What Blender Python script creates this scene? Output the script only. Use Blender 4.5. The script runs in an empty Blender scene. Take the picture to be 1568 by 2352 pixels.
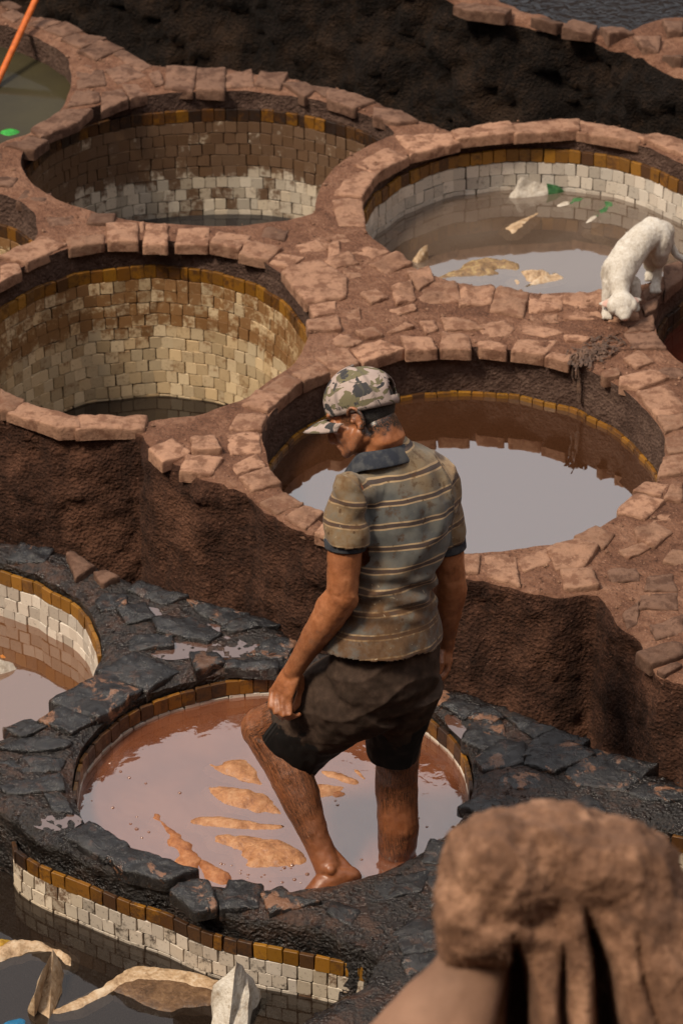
import bpy, bmesh, math, random
import numpy as np
from mathutils import Vector, Matrix
from mathutils.geometry import delaunay_2d_cdt

# ------------------------------------------------------------------ camera, sky, sun, exposure
scene = bpy.context.scene
col = scene.collection
PITCH = math.radians(31.5)
FPX = 8190.0                      # focal length in units where the picture is 1568 wide
CAM = np.array([0.19048, -8.10917, 5.90585])
camd = bpy.data.cameras.new('camera'); camo = bpy.data.objects.new('camera', camd); col.objects.link(camo)
camo.location = CAM; camo.rotation_euler = (math.radians(90) - PITCH, 0, 0)
camd.sensor_fit = 'HORIZONTAL'; camd.sensor_width = 24.0; camd.lens = 24.0 * FPX / 1568.0
camd.clip_start = 0.1; camd.clip_end = 500
camd.dof.use_dof = True; camd.dof.focus_distance = 9.45; camd.dof.aperture_fstop = 7.1
scene.camera = camo

SUN_EL, SUN_AZ = math.radians(54), math.radians(238)   # azimuth clockwise from +Y (north)
world = bpy.data.worlds.new('World'); scene.world = world; world.use_nodes = True
wn = world.node_tree; wn.nodes.clear()
sky = wn.nodes.new('ShaderNodeTexSky'); sky.sky_type = 'NISHITA'; sky.sun_disc = False
sky.sun_elevation = SUN_EL; sky.sun_rotation = SUN_AZ; sky.air_density = 1.6; sky.dust_density = 5.0; sky.ozone_density = 1.0
hs = wn.nodes.new('ShaderNodeHueSaturation'); hs.inputs['Saturation'].default_value = 0.13
tint = wn.nodes.new('ShaderNodeMix'); tint.data_type = 'RGBA'; tint.blend_type = 'MULTIPLY'; tint.inputs[0].default_value = 1.0
tint.inputs[7].default_value = (1.03, 0.985, 0.99, 1)
cn = wn.nodes.new('ShaderNodeTexNoise'); cn.inputs['Scale'].default_value = 2.2; cn.inputs['Detail'].default_value = 4
cr = wn.nodes.new('ShaderNodeValToRGB'); cr.color_ramp.elements[0].position = .3; cr.color_ramp.elements[0].color = (.83, .81, .835, 1)
cr.color_ramp.elements[1].position = .7; cr.color_ramp.elements[1].color = (1, .975, .985, 1)
cl = wn.nodes.new('ShaderNodeMix'); cl.data_type = 'RGBA'; cl.blend_type = 'MULTIPLY'; cl.inputs[0].default_value = 1.0; cl.inputs[7].default_value = (12, 12, 12, 1)
wn.links.new(cn.outputs[0], cr.inputs[0]); wn.links.new(cr.outputs[0], cl.inputs[6])
cover = wn.nodes.new('ShaderNodeMix'); cover.data_type = 'RGBA'; cover.inputs[0].default_value = .85      # closed cloud deck over the clear sky
bg = wn.nodes.new('ShaderNodeBackground'); bg.inputs[1].default_value = 0.037
wo = wn.nodes.new('ShaderNodeOutputWorld')
wn.links.new(sky.outputs[0], hs.inputs['Color']); wn.links.new(hs.outputs[0], tint.inputs[6])
wn.links.new(tint.outputs[2], cover.inputs[6]); wn.links.new(cl.outputs[2], cover.inputs[7]); wn.links.new(cover.outputs[2], bg.inputs[0]); wn.links.new(bg.outputs[0], wo.inputs[0])
sund = bpy.data.lights.new('sun', 'SUN'); suno = bpy.data.objects.new('sun', sund); col.objects.link(suno)
sund.energy = 1.5; sund.angle = math.radians(12); sund.color = (1.0, 0.86, 0.68)
sdir = Vector((math.sin(SUN_AZ) * math.cos(SUN_EL), math.cos(SUN_AZ) * math.cos(SUN_EL), math.sin(SUN_EL)))
suno.rotation_euler = sdir.to_track_quat('Z', 'Y').to_euler()
vs = scene.view_settings
vs.view_transform = 'Standard'; vs.look = 'None'; vs.gamma = 1.0; vs.exposure = 1.3; vs.use_curve_mapping = False
scene.render.engine = 'CYCLES'
scene.cycles.use_denoising = True
scene.cycles.max_bounces = 6; scene.cycles.diffuse_bounces = 3; scene.cycles.glossy_bounces = 3
scene.cycles.transmission_bounces = 2; scene.cycles.caustics_reflective = False; scene.cycles.caustics_refractive = False

rng = random.Random(7)
nrs = np.random.RandomState(11)
T1, T2 = 0.10, 0.36               # level of the worker's vat rim and of the upper terrace

# ------------------------------------------------------------------ picture rays -> places in the world
cp, sp = math.cos(PITCH), math.sin(PITCH)
DV, UV, RV = np.array([0, cp, -sp]), np.array([0, sp, cp]), np.array([1.0, 0, 0])
def ray(x, y): return DV + (x - 784) / FPX * RV - (y - 1176) / FPX * UV
def un(x, y, z):
    v = ray(x, y); return CAM + (z - CAM[2]) / v[2] * v
def aty(x, y, Y):
    v = ray(x, y); return CAM + (Y - CAM[1]) / v[1] * v
def atw(x, y, w): return CAM + w * ray(x, y)
def proj(p):
    q = np.asarray(p) - CAM; w = q @ DV
    return 784 + FPX * (q @ RV) / w, 1176 - FPX * (q @ UV) / w, w
CROP = {1: (0, 0), 2: (752.6, 0), 3: (0, 533.1), 4: (752.6, 533.1), 5: (0, 1066.2), 6: (752.6, 1066.2), 7: (0, 1693.4), 8: (752.6, 1693.4)}
def cpt(c, x, y): return CROP[c][0] + x * .52, CROP[c][1] + y * .52

# ------------------------------------------------------------------ noise
def _h(ix, iy, iz, s):
    n = (ix * 374761393 + iy * 668265263 + iz * 2147483647 + s * 974634777) & 0xFFFFFFFF
    n = ((n ^ (n >> 13)) * 1274126177) & 0xFFFFFFFF
    n = ((n ^ (n >> 16)) * 2246822519) & 0xFFFFFFFF
    return ((n ^ (n >> 15)) & 0xFFFF) / 32767.5 - 1.0
def vn(P, s=0):
    P = np.asarray(P, float); I = np.floor(P).astype(np.int64); f = P - I; f = f * f * f * (f * (f * 6 - 15) + 10)
    r = 0
    for a in (0, 1):
        for b in (0, 1):
            for c in (0, 1):
                w = (f[:, 0] if a else 1 - f[:, 0]) * (f[:, 1] if b else 1 - f[:, 1]) * (f[:, 2] if c else 1 - f[:, 2])
                r = r + w * _h(I[:, 0] + a, I[:, 1] + b, I[:, 2] + c, s)
    return r
def fbm(P, sc, oc=3, s=0, g=.5):
    P = np.asarray(P, float) * sc; r = 0; a = 1.0
    for k in range(oc):
        r = r + a * vn(P * (2.03 ** k) + k * 17.3, s + k); a *= g
    return r
def sstep(a, b, x):
    t = np.clip((x - a) / (b - a), 0, 1); return t * t * (3 - 2 * t)

# ------------------------------------------------------------------ objects
def tag(o, label=None, cat=None, group=None, kind=None):
    if label: o['label'] = label
    if cat: o['category'] = cat
    if group: o['group'] = group
    if kind: o['kind'] = kind
    return o
def empty(name, loc):
    o = bpy.data.objects.new(name, None); o.empty_display_size = .05; col.objects.link(o); o.location = loc; return o
def link(name, me, m=None, parent=None, smooth=True):
    if m is not None and not me.materials: me.materials.append(m)
    if smooth and len(me.polygons): me.polygons.foreach_set('use_smooth', np.ones(len(me.polygons), bool))
    o = bpy.data.objects.new(name, me); col.objects.link(o)
    if parent is not None:
        o.parent = parent
        if parent.type == 'EMPTY': o.matrix_parent_inverse = Matrix.Translation(-Vector(parent.location))
    return o
def mk(name, V, F, m=None, parent=None, smooth=True, sharp=None):
    me = bpy.data.meshes.new(name)
    me.from_pydata([tuple(map(float, v)) for v in V], [], [tuple(map(int, f)) for f in F]); me.update()
    o = link(name, me, m, parent, smooth)
    if sharp: 
        me.set_sharp_from_angle(angle=sharp)
    return o
def resample(P, step, closed=True):
    P = np.asarray(P, float)
    Q = np.vstack([P, P[:1]]) if closed else P
    L = np.r_[0, np.cumsum(np.linalg.norm(np.diff(Q, axis=0), axis=1))]
    n = max(4, int(round(L[-1] / step)))
    t = np.linspace(0, L[-1], n + (0 if closed else 1), endpoint=not closed)
    return np.stack([np.interp(t, L, Q[:, i]) for i in range(Q.shape[1])], 1)
def chaikin(P, k=2, closed=True):
    P = np.asarray(P, float)
    for _ in range(k):
        if closed:
            Q = np.roll(P, -1, 0); P = np.stack([.75 * P + .25 * Q, .25 * P + .75 * Q], 1).reshape(-1, P.shape[1])
        else:
            A, B = P[:-1], P[1:]; M = np.stack([.75 * A + .25 * B, .25 * A + .75 * B], 1).reshape(-1, P.shape[1])
            P = np.vstack([P[:1], M, P[-1:]])
    return P
def inside(Q, poly):
    x, y = Q[:, 0], Q[:, 1]; r = np.zeros(len(Q), bool); X, Y = poly[:, 0], poly[:, 1]; j = len(poly) - 1
    for i in range(len(poly)):
        c = ((Y[i] > y) != (Y[j] > y))
        with np.errstate(divide='ignore', invalid='ignore'):
            c &= x < (X[j] - X[i]) * (y - Y[i]) / (Y[j] - Y[i] + 1e-12) + X[i]
        r ^= c; j = i
    return r
def segdist(Q, poly, closed=True):
    A = poly if closed else poly[:-1]; B = np.roll(poly, -1, 0) if closed else poly[1:]
    best = np.full(len(Q), 1e9)
    for a, b in zip(A, B):
        ab = b - a; t = np.clip(((Q - a) @ ab) / (ab @ ab + 1e-12), 0, 1)
        best = np.minimum(best, np.linalg.norm(Q - a - t[:, None] * ab, axis=1))
    return best
def area2(P): return .5 * np.sum(P[:, 0] * np.roll(P[:, 1], -1) - np.roll(P[:, 0], -1) * P[:, 1])
def normals2(P, closed=True):           # outward for a counter-clockwise loop
    if closed: t = np.roll(P, -1, 0) - np.roll(P, 1, 0)
    else: t = np.gradient(P, axis=0)
    t /= np.linalg.norm(t, axis=1)[:, None] + 1e-12
    return np.stack([t[:, 1], -t[:, 0]], 1)

# ------------------------------------------------------------------ node materials
class NT:
    def __init__(s, name):
        s.m = bpy.data.materials.new(name); s.m.use_nodes = True; s.t = s.m.node_tree; s.t.nodes.clear()
        s.out = s.n('ShaderNodeOutputMaterial'); s.b = s.n('ShaderNodeBsdfPrincipled'); s.l(s.b.outputs[0], s.out.inputs[0])
        s._p = None
    def n(s, k): return s.t.nodes.new(k)
    def l(s, a, b): s.t.links.new(a, b)
    def put(s, inp, v):
        if isinstance(v, bpy.types.NodeSocket): s.l(v, inp)
        elif isinstance(v, (tuple, list)) and len(v) == 3 and inp.type == 'RGBA': inp.default_value = (*v, 1)
        else: inp.default_value = v
    def set(s, **k):
        for a, v in k.items(): s.put(s.b.inputs[a.replace('_', ' ')], v)
        return s.m
    @property
    def pos(s):
        if s._p is None: s._p = s.n('ShaderNodeNewGeometry').outputs['Position']
        return s._p
    def obj(s): return s.n('ShaderNodeTexCoord').outputs['Object']
    def rnd(s): return s.n('ShaderNodeObjectInfo').outputs['Random']
    def attr(s, nm, out='Fac'):
        a = s.n('ShaderNodeAttribute'); a.attribute_name = nm; return a.outputs[out]
    def noise(s, sc, det=4, rough=.55, vec=None, dist=0, out=0):
        a = s.n('ShaderNodeTexNoise'); a.inputs['Scale'].default_value = sc; a.inputs['Detail'].default_value = det
        a.inputs['Roughness'].default_value = rough; a.inputs['Distortion'].default_value = dist
        s.l(vec if vec is not None else s.pos, a.inputs['Vector']); return a.outputs[out]
    def voro(s, sc, vec=None, feat='F1', out=0, rand=1):
        a = s.n('ShaderNodeTexVoronoi'); a.feature = feat; a.inputs['Scale'].default_value = sc; a.inputs['Randomness'].default_value = rand
        s.l(vec if vec is not None else s.pos, a.inputs['Vector']); return a.outputs[out]
    def math(s, op, a, b=0.0, c=None, clamp=False):
        q = s.n('ShaderNodeMath'); q.operation = op; q.use_clamp = clamp; s.put(q.inputs[0], a); s.put(q.inputs[1], b)
        if c is not None: s.put(q.inputs[2], c)
        return q.outputs[0]
    def vmath(s, op, a, b):
        q = s.n('ShaderNodeVectorMath'); q.operation = op; s.put(q.inputs[0], a); s.put(q.inputs[1], b); return q.outputs[0]
    def mr(s, v, a, b, lo=0.0, hi=1.0):
        q = s.n('ShaderNodeMapRange'); q.interpolation_type = 'SMOOTHSTEP'
        for i, x in enumerate((v, a, b, lo, hi)): s.put(q.inputs[i], x)
        return q.outputs[0]
    def mix(s, f, a, b, mode='MIX'):
        q = s.n('ShaderNodeMix'); q.data_type = 'RGBA'; q.blend_type = mode; q.clamp_factor = True
        s.put(q.inputs[0], f); s.put(q.inputs[6], a); s.put(q.inputs[7], b); return q.outputs[2]
    def ramp(s, f, stops):
        q = s.n('ShaderNodeValToRGB'); e = q.color_ramp.elements
        while len(e) < len(stops): e.new(.5)
        for i, (p, c) in enumerate(stops): e[i].position = p; e[i].color = (*c, 1)
        s.put(q.inputs[0], f); return q.outputs[0]
    def sep(s, v, i):
        q = s.n('ShaderNodeSeparateXYZ'); s.put(q.inputs[0], v); return q.outputs[i]
    def scale(s, v, sx, sy, sz): return s.vmath('MULTIPLY', v, (sx, sy, sz))
    def bump(s, h, st=.5, dist=.01, nrm=None):
        q = s.n('ShaderNodeBump'); q.inputs['Strength'].default_value = st; q.inputs['Distance'].default_value = dist
        s.put(q.inputs['Height'], h)
        if nrm is not None: s.l(nrm, q.inputs['Normal'])
        return q.outputs[0]

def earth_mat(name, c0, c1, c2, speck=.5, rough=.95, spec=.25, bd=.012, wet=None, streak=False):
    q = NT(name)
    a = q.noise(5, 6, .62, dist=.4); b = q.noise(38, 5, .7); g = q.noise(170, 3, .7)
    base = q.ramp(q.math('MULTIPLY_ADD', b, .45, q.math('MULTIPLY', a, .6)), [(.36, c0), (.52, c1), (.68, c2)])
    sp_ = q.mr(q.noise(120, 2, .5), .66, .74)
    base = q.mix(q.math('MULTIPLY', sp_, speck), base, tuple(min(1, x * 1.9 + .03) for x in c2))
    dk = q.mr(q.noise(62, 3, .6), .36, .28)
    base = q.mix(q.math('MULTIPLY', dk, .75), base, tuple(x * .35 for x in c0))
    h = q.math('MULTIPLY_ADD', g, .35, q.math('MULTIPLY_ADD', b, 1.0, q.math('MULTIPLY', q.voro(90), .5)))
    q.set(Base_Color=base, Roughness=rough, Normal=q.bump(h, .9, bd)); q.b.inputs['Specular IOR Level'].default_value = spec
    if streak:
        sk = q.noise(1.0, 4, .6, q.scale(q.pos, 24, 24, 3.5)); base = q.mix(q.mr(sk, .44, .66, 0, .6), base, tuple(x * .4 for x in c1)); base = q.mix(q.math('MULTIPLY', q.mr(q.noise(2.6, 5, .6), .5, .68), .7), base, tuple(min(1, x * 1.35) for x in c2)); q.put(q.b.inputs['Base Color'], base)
    if wet is not None:
        q.put(q.b.inputs['Roughness'], q.mr(q.noise(14, 4, .6), .42, .62, wet, rough))
    return q.m
M = {}
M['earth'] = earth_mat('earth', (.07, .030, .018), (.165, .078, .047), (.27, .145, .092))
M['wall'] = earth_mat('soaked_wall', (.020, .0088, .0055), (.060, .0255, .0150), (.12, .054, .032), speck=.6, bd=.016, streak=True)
M['far_wall'] = earth_mat('far_wall', (.0045, .0026, .0018), (.012, .0066, .004), (.04, .022, .0125), speck=.5, bd=.03, streak=True)  # shade at the back of the yard is darkened into this wall colour
M['plaster'] = earth_mat('rim_plaster', (.045, .025, .018), (.09, .052, .039), (.16, .1, .075), speck=.35, bd=.012)
M['wetmud'] = earth_mat('wet_black_mud', (.006, .005, .0045), (.016, .011, .009), (.075, .034, .019), speck=.3, rough=.65, spec=.6, bd=.014, wet=.14)
M['wetlip'] = earth_mat('wet_black_lip', (.007, .006, .006), (.018, .014, .012), (.06, .035, .024), speck=.3, rough=.6, spec=.55, bd=.016, wet=.25)
def stone_mat(name, base, dark, mud):
    q = NT(name); r = q.rnd()
    off = q.vmath('ADD', q.pos, q.vmath('MULTIPLY', (37.0, 11.0, 5.0), r))
    a = q.noise(9, 5, .6, off, .6); b = q.noise(55, 5, .72, off); g = q.noise(210, 3, .7, off)
    c = q.ramp(q.math('MULTIPLY_ADD', b, .55, q.math('MULTIPLY', a, .5)), [(.34, dark), (.5, base), (.7, tuple(min(1, x * 1.28) for x in base))])
    v = q.math('MULTIPLY_ADD', r, .5, .72)
    hv = q.n('ShaderNodeHueSaturation'); q.put(hv.inputs['Value'], v); q.put(hv.inputs['Color'], c); c = hv.outputs[0]
    m_ = q.mr(q.noise(19, 6, .68), .47, .60); c = q.mix(q.math('MULTIPLY', m_, .85), c, mud)
    c = q.mix(q.math('MULTIPLY', q.mr(q.noise(3.4, 6, .65), .52, .68), .5), c, tuple(x * .55 for x in mud)); c = q.mix(q.math('MULTIPLY', q.mr(q.noise(6.5, 6, .7), .60, .72), .35), c, tuple(min(1, x * 1.45 + .03) for x in base))
    c = q.mix(q.math('MULTIPLY', q.mr(q.noise(150, 2, .5, off), .67, .73), .5), c, tuple(min(1, x * 1.5) for x in base))
    h = q.math('MULTIPLY_ADD', g, .4, q.math('MULTIPLY', b, 1.0))
    q.set(Base_Color=c, Roughness=.9, Normal=q.bump(h, .75, .007)); q.b.inputs['Specular IOR Level'].default_value = .25
    return q.m
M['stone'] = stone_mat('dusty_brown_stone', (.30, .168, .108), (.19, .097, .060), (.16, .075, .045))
M['stone_dim'] = stone_mat('dimmed_brown_stone', (.165, .092, .062), (.10, .053, .035), (.085, .042, .027))  # darker copy of the stone: dimmer far light put into its colour
def wetstone_mat():
    q = NT('wet_black_stone'); r = q.rnd(); off = q.vmath('ADD', q.pos, q.vmath('MULTIPLY', (37.0, 11.0, 5.0), r))
    a = q.noise(13, 6, .68, off, .8); b = q.noise(38, 6, .72, off, .5); g = q.noise(150, 4, .7, off)
    c = q.ramp(q.math('MULTIPLY_ADD', b, .5, q.math('MULTIPLY', a, .5)), [(.38, (.006, .0058, .006)), (.52, (.016, .015, .0152)), (.7, (.042, .034, .030))])
    p = q.math('MULTIPLY', q.mr(q.noise(10, 6, .68, off, .6), .55, .62), q.mr(r, .3, .75))
    c = q.mix(q.math('MULTIPLY', p, .9), c, (.24, .115, .062))
    c = q.mix(q.math('MULTIPLY', q.mr(q.noise(24, 5, .65), .56, .66), .6), c, (.07, .033, .02))
    h = q.math('MULTIPLY_ADD', g, .3, q.math('ADD', b, q.math('MULTIPLY', a, .8)))
    q.set(Base_Color=c, Roughness=q.mr(a, .38, .62, .10, .36), Normal=q.bump(h, .8, .010))
    q.b.inputs['Specular IOR Level'].default_value = .7
    return q.m
M['wetstone'] = wetstone_mat()
def tile_mat(name, c0, c1, stain, amt, zlo, zhi, rough=.32, zband=None, grime=.5):
    """glazed tile; stain amount rises from zlo to zhi (an old liquor line), broken up by noise"""
    q = NT(name); r = q.rnd(); off = q.vmath('ADD', q.pos, q.vmath('MULTIPLY', (31.0, 17.0, 7.0), r))
    c = q.mix(r, c0, c1)
    hv = q.n('ShaderNodeHueSaturation'); q.put(hv.inputs['Value'], q.math('MULTIPLY_ADD', q.math('FRACT', q.math('MULTIPLY', r, 7.31)), .42, .72)); q.put(hv.inputs['Color'], c); c = hv.outputs[0]
    n1 = q.noise(48, 6, .75, off); n2 = q.noise(9, 5, .65)
    z = q.sep(q.pos, 2)
    k = q.mr(z, zlo, zhi)
    if zband: k = q.math('ADD', k, q.math('MULTIPLY', q.mr(q.math('ABSOLUTE', q.math('SUBTRACT', z, zband[0])), zband[1], 0.0), zband[2]))
    k = q.math('MULTIPLY_ADD', q.math('FRACT', q.math('MULTIPLY', r, 13.7)), .55, q.math('MULTIPLY', k, .62))
    k = q.math('MULTIPLY', q.math('ADD', k, q.math('MULTIPLY_ADD', n2, 1.2, -.6)), amt, clamp=True)
    thr = q.math('SUBTRACT', .78, q.math('MULTIPLY', k, .5))
    st = q.mr(q.math('SUBTRACT', n1, thr), -.09, .11)
    c = q.mix(q.math('MULTIPLY', k, .5), c, q.mix(.5, c, stain, 'MULTIPLY'))
    c = q.mix(q.math('MULTIPLY', st, .9), c, stain)
    gr = q.mr(q.noise(110, 3, .6), .6, .72); c = q.mix(q.math('MULTIPLY', gr, grime), c, tuple(x * .4 for x in stain))
    q.set(Base_Color=c, Roughness=q.mr(n1, .3, .7, rough, rough + .35), Normal=q.bump(n1, .25, .003)); return q.m
BR = (.055, .026, .012); BK = (.03, .017, .01); YB = (.20, .095, .02)
M['tw_left'] = tile_mat('white_tile_brown_lines', (.74, .58, .37), (.60, .43, .24), (.21, .092, .026), 0.8, -.11, .19, zband=(.06, .06, .7))
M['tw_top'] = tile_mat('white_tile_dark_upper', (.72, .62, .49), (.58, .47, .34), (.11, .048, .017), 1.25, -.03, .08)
M['tw_clean'] = tile_mat('white_tile', (.74, .67, .58), (.62, .54, .45), BR, .32, -1, 1, grime=.6)
M['tw_front'] = tile_mat('white_tile_basin', (.66, .58, .49), (.54, .46, .37), BK, .6, -1, 1, grime=.6)
M['ty'] = tile_mat('ochre_tile', (.30, .13, .012), (.19, .075, .010), (.06, .022, .006), .9, -1, 1, .3)
M['ty_dark'] = tile_mat('dark_ochre_tile', (.12, .05, .012), (.06, .024, .008), (.02, .009, .005), .9, -1, 1, .35)
M['ty_bright'] = tile_mat('bright_ochre_tile', (.33, .15, .012), (.24, .1, .01), (.1, .04, .008), .6, -1, 1, .3)
def liquid_mat(name, c, ior=1.75, rough=.02, rip=.0, rsc=14, c2=None, alpha=1.0):
    q = NT(name); n = q.noise(4, 3, .5)
    base = q.mix(q.mr(n, .35, .65), c, c2 or c)
    base = q.mix(q.math('MULTIPLY', q.mr(q.noise(160, 2, .5), .72, .76), .35), base, tuple(min(1, x * 2.5 + .12) for x in c))
    q.set(Base_Color=base, Roughness=rough, IOR=ior, Alpha=alpha)
    if rip:
        q.set(Normal=q.bump(q.noise(rsc, 2, .45, dist=.6), rip, .01))
    return q.m
# (liquids are made where they are used)
# ------------------------------------------------------------------ vats (holes in the terraces)
def ell(cx, cy, rx, ry, n=150, seed=0, rag=.008):
    a = np.linspace(0, 2 * math.pi, n, endpoint=False)
    P = np.stack([cx + rx * np.cos(a), cy + ry * np.sin(a)], 1)
    w = 1 + rag / rx * (1.5 * vn(np.c_[P * 3, np.full(n, seed)], seed) + vn(np.c_[P * 12, np.full(n, seed)], seed + 5))
    return np.array([cx, cy]) + (P - [cx, cy]) * w[:, None]
def push(P, c, r, gap):
    d = P - np.array(c); L = np.linalg.norm(d, axis=1); k = L < r + gap
    P = P.copy(); P[k] = np.array(c) + d[k] / L[k][:, None] * (r + gap); return P
def smooth_loop(P, k=2):
    for _ in range(k): P = .25 * np.roll(P, 1, 0) + .5 * P + .25 * np.roll(P, -1, 0)
    return P
J_c = un(1500, 738, T2)[:2] + np.array([.56, 0])
H_ = {}
H_['reflect'] = ell(.557, 1.12, .602, .609, seed=1)
H_['right'] = ell(.871, 2.696, .623, .611, seed=2)
H_['left'] = smooth_loop(push(ell(-.449, 1.865, .55, .602, seed=3), (.557, 1.12), .61, .10))
P = ell(-.25, 3.11, .67, .535, seed=4)
H_['top'] = smooth_loop(push(push(P, (.871, 2.696), .62, .15), (-.449, 1.865), .6, .13), 3)
H_['far_left'] = ell(-1.40, 3.69, .62, .62, seed=5)
H_['small_left'] = ell(-1.24, 2.54, .42, .36, seed=6)
H_['edge'] = ell(J_c[0], J_c[1], .56, .56, seed=7)
H_['worker'] = ell(-.001, -.019, .562, .528, seed=8, rag=.006)
H_['lower_left'] = ell(-1.032, .604, .521, .521, seed=9)
T2REF = .49                       # the rings above were measured for that height
for k_ in ('reflect', 'right', 'left', 'top', 'far_left', 'small_left'):
    H_[k_] = np.array([un(*proj((x, y, T2REF))[:2], T2)[:2] for x, y in H_[k_]])
HC = {k: v.mean(0) for k, v in H_.items()}
LOOPS1 = ['worker', 'lower_left']; LOOPS2 = ['reflect', 'right', 'left', 'top', 'far_left', 'small_left', 'edge']

def relief(P, amp, seed):
    p = np.c_[P, np.full(len(P), seed * 3.1)]
    return amp * (1.0 * fbm(p, 4, 3, seed) * .5 + .55 * fbm(p, 16, 3, seed + 9) * .5 + .3 * fbm(p, 55, 2, seed + 3))
def terrace(name, outline, holes, z, zb, mat_top, mat_wall, amp=.016, grid=.02, seed=0, batter=.06, wallamp=1.0, rows_step=.02, step=.02, edgedrop=.02):
    """one raised earth body: uneven top with holes cut in it, rough side walls down to zb"""
    O = resample(chaikin(outline, 2), step)
    if area2(O) < 0: O = O[::-1]
    nO = normals2(O)
    p3 = np.c_[O, np.full(len(O), seed)]
    O = O + nO * (.010 * fbm(p3, 9, 3, seed + 40) + .006 * fbm(p3, 40, 2, seed + 41))[:, None]
    HL = [h if area2(h) > 0 else h[::-1] for h in holes]
    mn, mx = O.min(0), O.max(0)
    gx, gy = np.meshgrid(np.arange(mn[0], mx[0], grid), np.arange(mn[1], mx[1], grid * .9))
    gx[1::2] += grid / 2
    G = np.c_[gx.ravel(), gy.ravel()]; G += nrs.uniform(-.25, .25, G.shape) * grid
    k = inside(G, O)
    for h in HL: k &= ~inside(G, h)
    G = G[k]; dO = segdist(G, O); k = dO > grid * .5
    dH = np.full(len(G), 1e9)
    for h in HL:
        c = h.mean(0); near = np.linalg.norm(G - c, axis=1) < np.linalg.norm(h - c, axis=1).max() + .12
        if near.any():
            dd = np.full(len(G), 1e9); dd[near] = segdist(G[near], h); dH = np.minimum(dH, dd)
    k &= dH > grid * .5; G, dO, dH = G[k], dO[k], dH[k]
    loops = [O] + HL; allv = np.vstack(loops + [G]); edges = []; o = 0; spans = []
    for Lp in loops:
        n = len(Lp); edges += [(o + i, o + (i + 1) % n) for i in range(n)]; spans.append((o, n)); o += n
    res = delaunay_2d_cdt([Vector(v) for v in allv], edges, [], 2, 1e-6)
    XY = np.array([tuple(v) for v in res[0]]); F = [tuple(f) for f in res[2]]
    cen = XY[np.array(F)].mean(1); keep = np.ones(len(F), bool)
    for h in HL: keep &= ~inside(cen, h)
    F = [f for f, q in zip(F, keep) if q]
    orig = res[3]; d_all = np.r_[np.zeros(o), np.minimum(dO, dH * 1.0)]
    dist = np.array([d_all[q[0]] if q else 0 for q in orig])
    Z = z + relief(XY, amp, seed) - edgedrop * (1 - sstep(0, .05, dist)) ** 2
    tris = np.array(F); A = XY[tris[:, 1]] - XY[tris[:, 0]]; B = XY[tris[:, 2]] - XY[tris[:, 0]]
    if np.sum(A[:, 0] * B[:, 1] - A[:, 1] * B[:, 0]) < 0: F = [f[::-1] for f in F]
    V = [np.c_[XY, Z]]; back = {}
    for i, q in enumerate(orig):
        for s in q: back[s] = i
    # outer wall
    base = len(XY); s0, n = spans[0]; idx = [back[s0 + i] for i in range(n)]
    R = int((z - zb) / rows_step); nO = smooth_loop(normals2(O), 3)
    prev = idx; WF = []
    for r in range(1, R + 1):
        dz = (z - zb) * r / R; zz = Z[idx] - dz
        pp = np.c_[O, zz]
        ramp = sstep(0, .06, dz)
        off = batter * dz + wallamp * ramp * (.030 * fbm(pp, 3.2, 2, seed + 50) + .020 * fbm(pp, 9, 3, seed + 51) + .011 * fbm(pp, 30, 3, seed + 52) - .022 * (1 - np.abs(fbm(pp * [1, 1, 1.6], 5.5, 2, seed + 53))) ** 6)
        V.append(np.c_[O + nO * off[:, None], zz]); cur = list(range(base, base + n)); base += n
        for i in range(n):
            j = (i + 1) % n; WF.append((prev[j], prev[i], cur[i], cur[j]))
        prev = cur
    ob = mk(name, np.vstack(V), F + WF, mat_top)
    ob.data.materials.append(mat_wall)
    mi = np.zeros(len(F) + len(WF), np.int32); mi[len(F):] = 1; ob.data.polygons.foreach_set('material_index', mi)
    rims = []
    for (s, n) in spans[1:]:
        rims.append(np.array([V[0][back[s + i]] for i in range(n)]))
    return ob, rims
def Fz(pts, z): return np.array([un(x, y, z)[:2] for x, y in pts])

OUT2 = Fz([(-600, -230), (-300, -130), (-100, -40), (0, 5), (65, 31), (140, 47), (190, 68), (242, 88), (283, 112), (348, 148), (385, 152), (452, 153), (520, 156), (588, 166), (660, 172), (740, 198), (816, 212), (856, 229), (960, 270), (1035, 299), (1046, 296), (1163, 277), (1272, 271), (1355, 273), (1480, 302), (1568, 325), (1700, 380), (1950, 400), (2300, 600),
  (2300, 1750), (1900, 1720), (1700, 1640), (1568, 1568), (1540, 1562), (1500, 1545), (1478, 1500), (1460, 1465), (1430, 1440), (1405, 1400), (1370, 1362), (1290, 1372), (1180, 1352), (1060, 1324), (950, 1312), (850, 1287), (750, 1242), (700, 1224), (650, 1202), (600, 1167), (560, 1132), (500, 1112), (430, 1087), (360, 1042), (335, 1002), (325, 990), (180, 990), (120, 972), (30, 947), (0, 932), (-200, 862), (-650, 740)], T2)
OUT1 = Fz([(-600, 1090), (-200, 1195), (0, 1235), (80, 1245), (150, 1264), (200, 1275), (255, 1310), (300, 1328), (430, 1368), (560, 1408), (640, 1438), (690, 1475), (800, 1505), (900, 1540), (1000, 1570), (1100, 1600), (1220, 1645), (1340, 1690), (1420, 1735), (1490, 1765), (1568, 1800), (1900, 1950), (2200, 2080),
  (2200, 2180), (1900, 2040), (1568, 1893), (1480, 1888), (1380, 1920), (1280, 2000), (1180, 2100), (1100, 2230), (1050, 2400), (1000, 2700), (560, 2700), (600, 2480), (660, 2370), (760, 2300), (850, 2255), (884, 2185), (800, 2148), (728, 2128), (624, 2110), (510, 2087), (442, 2062), (380, 2030), (291, 2005), (182, 1959), (99, 1927), (45, 1893), (0, 1852), (-150, 1800), (-600, 1700)], T1)
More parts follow.
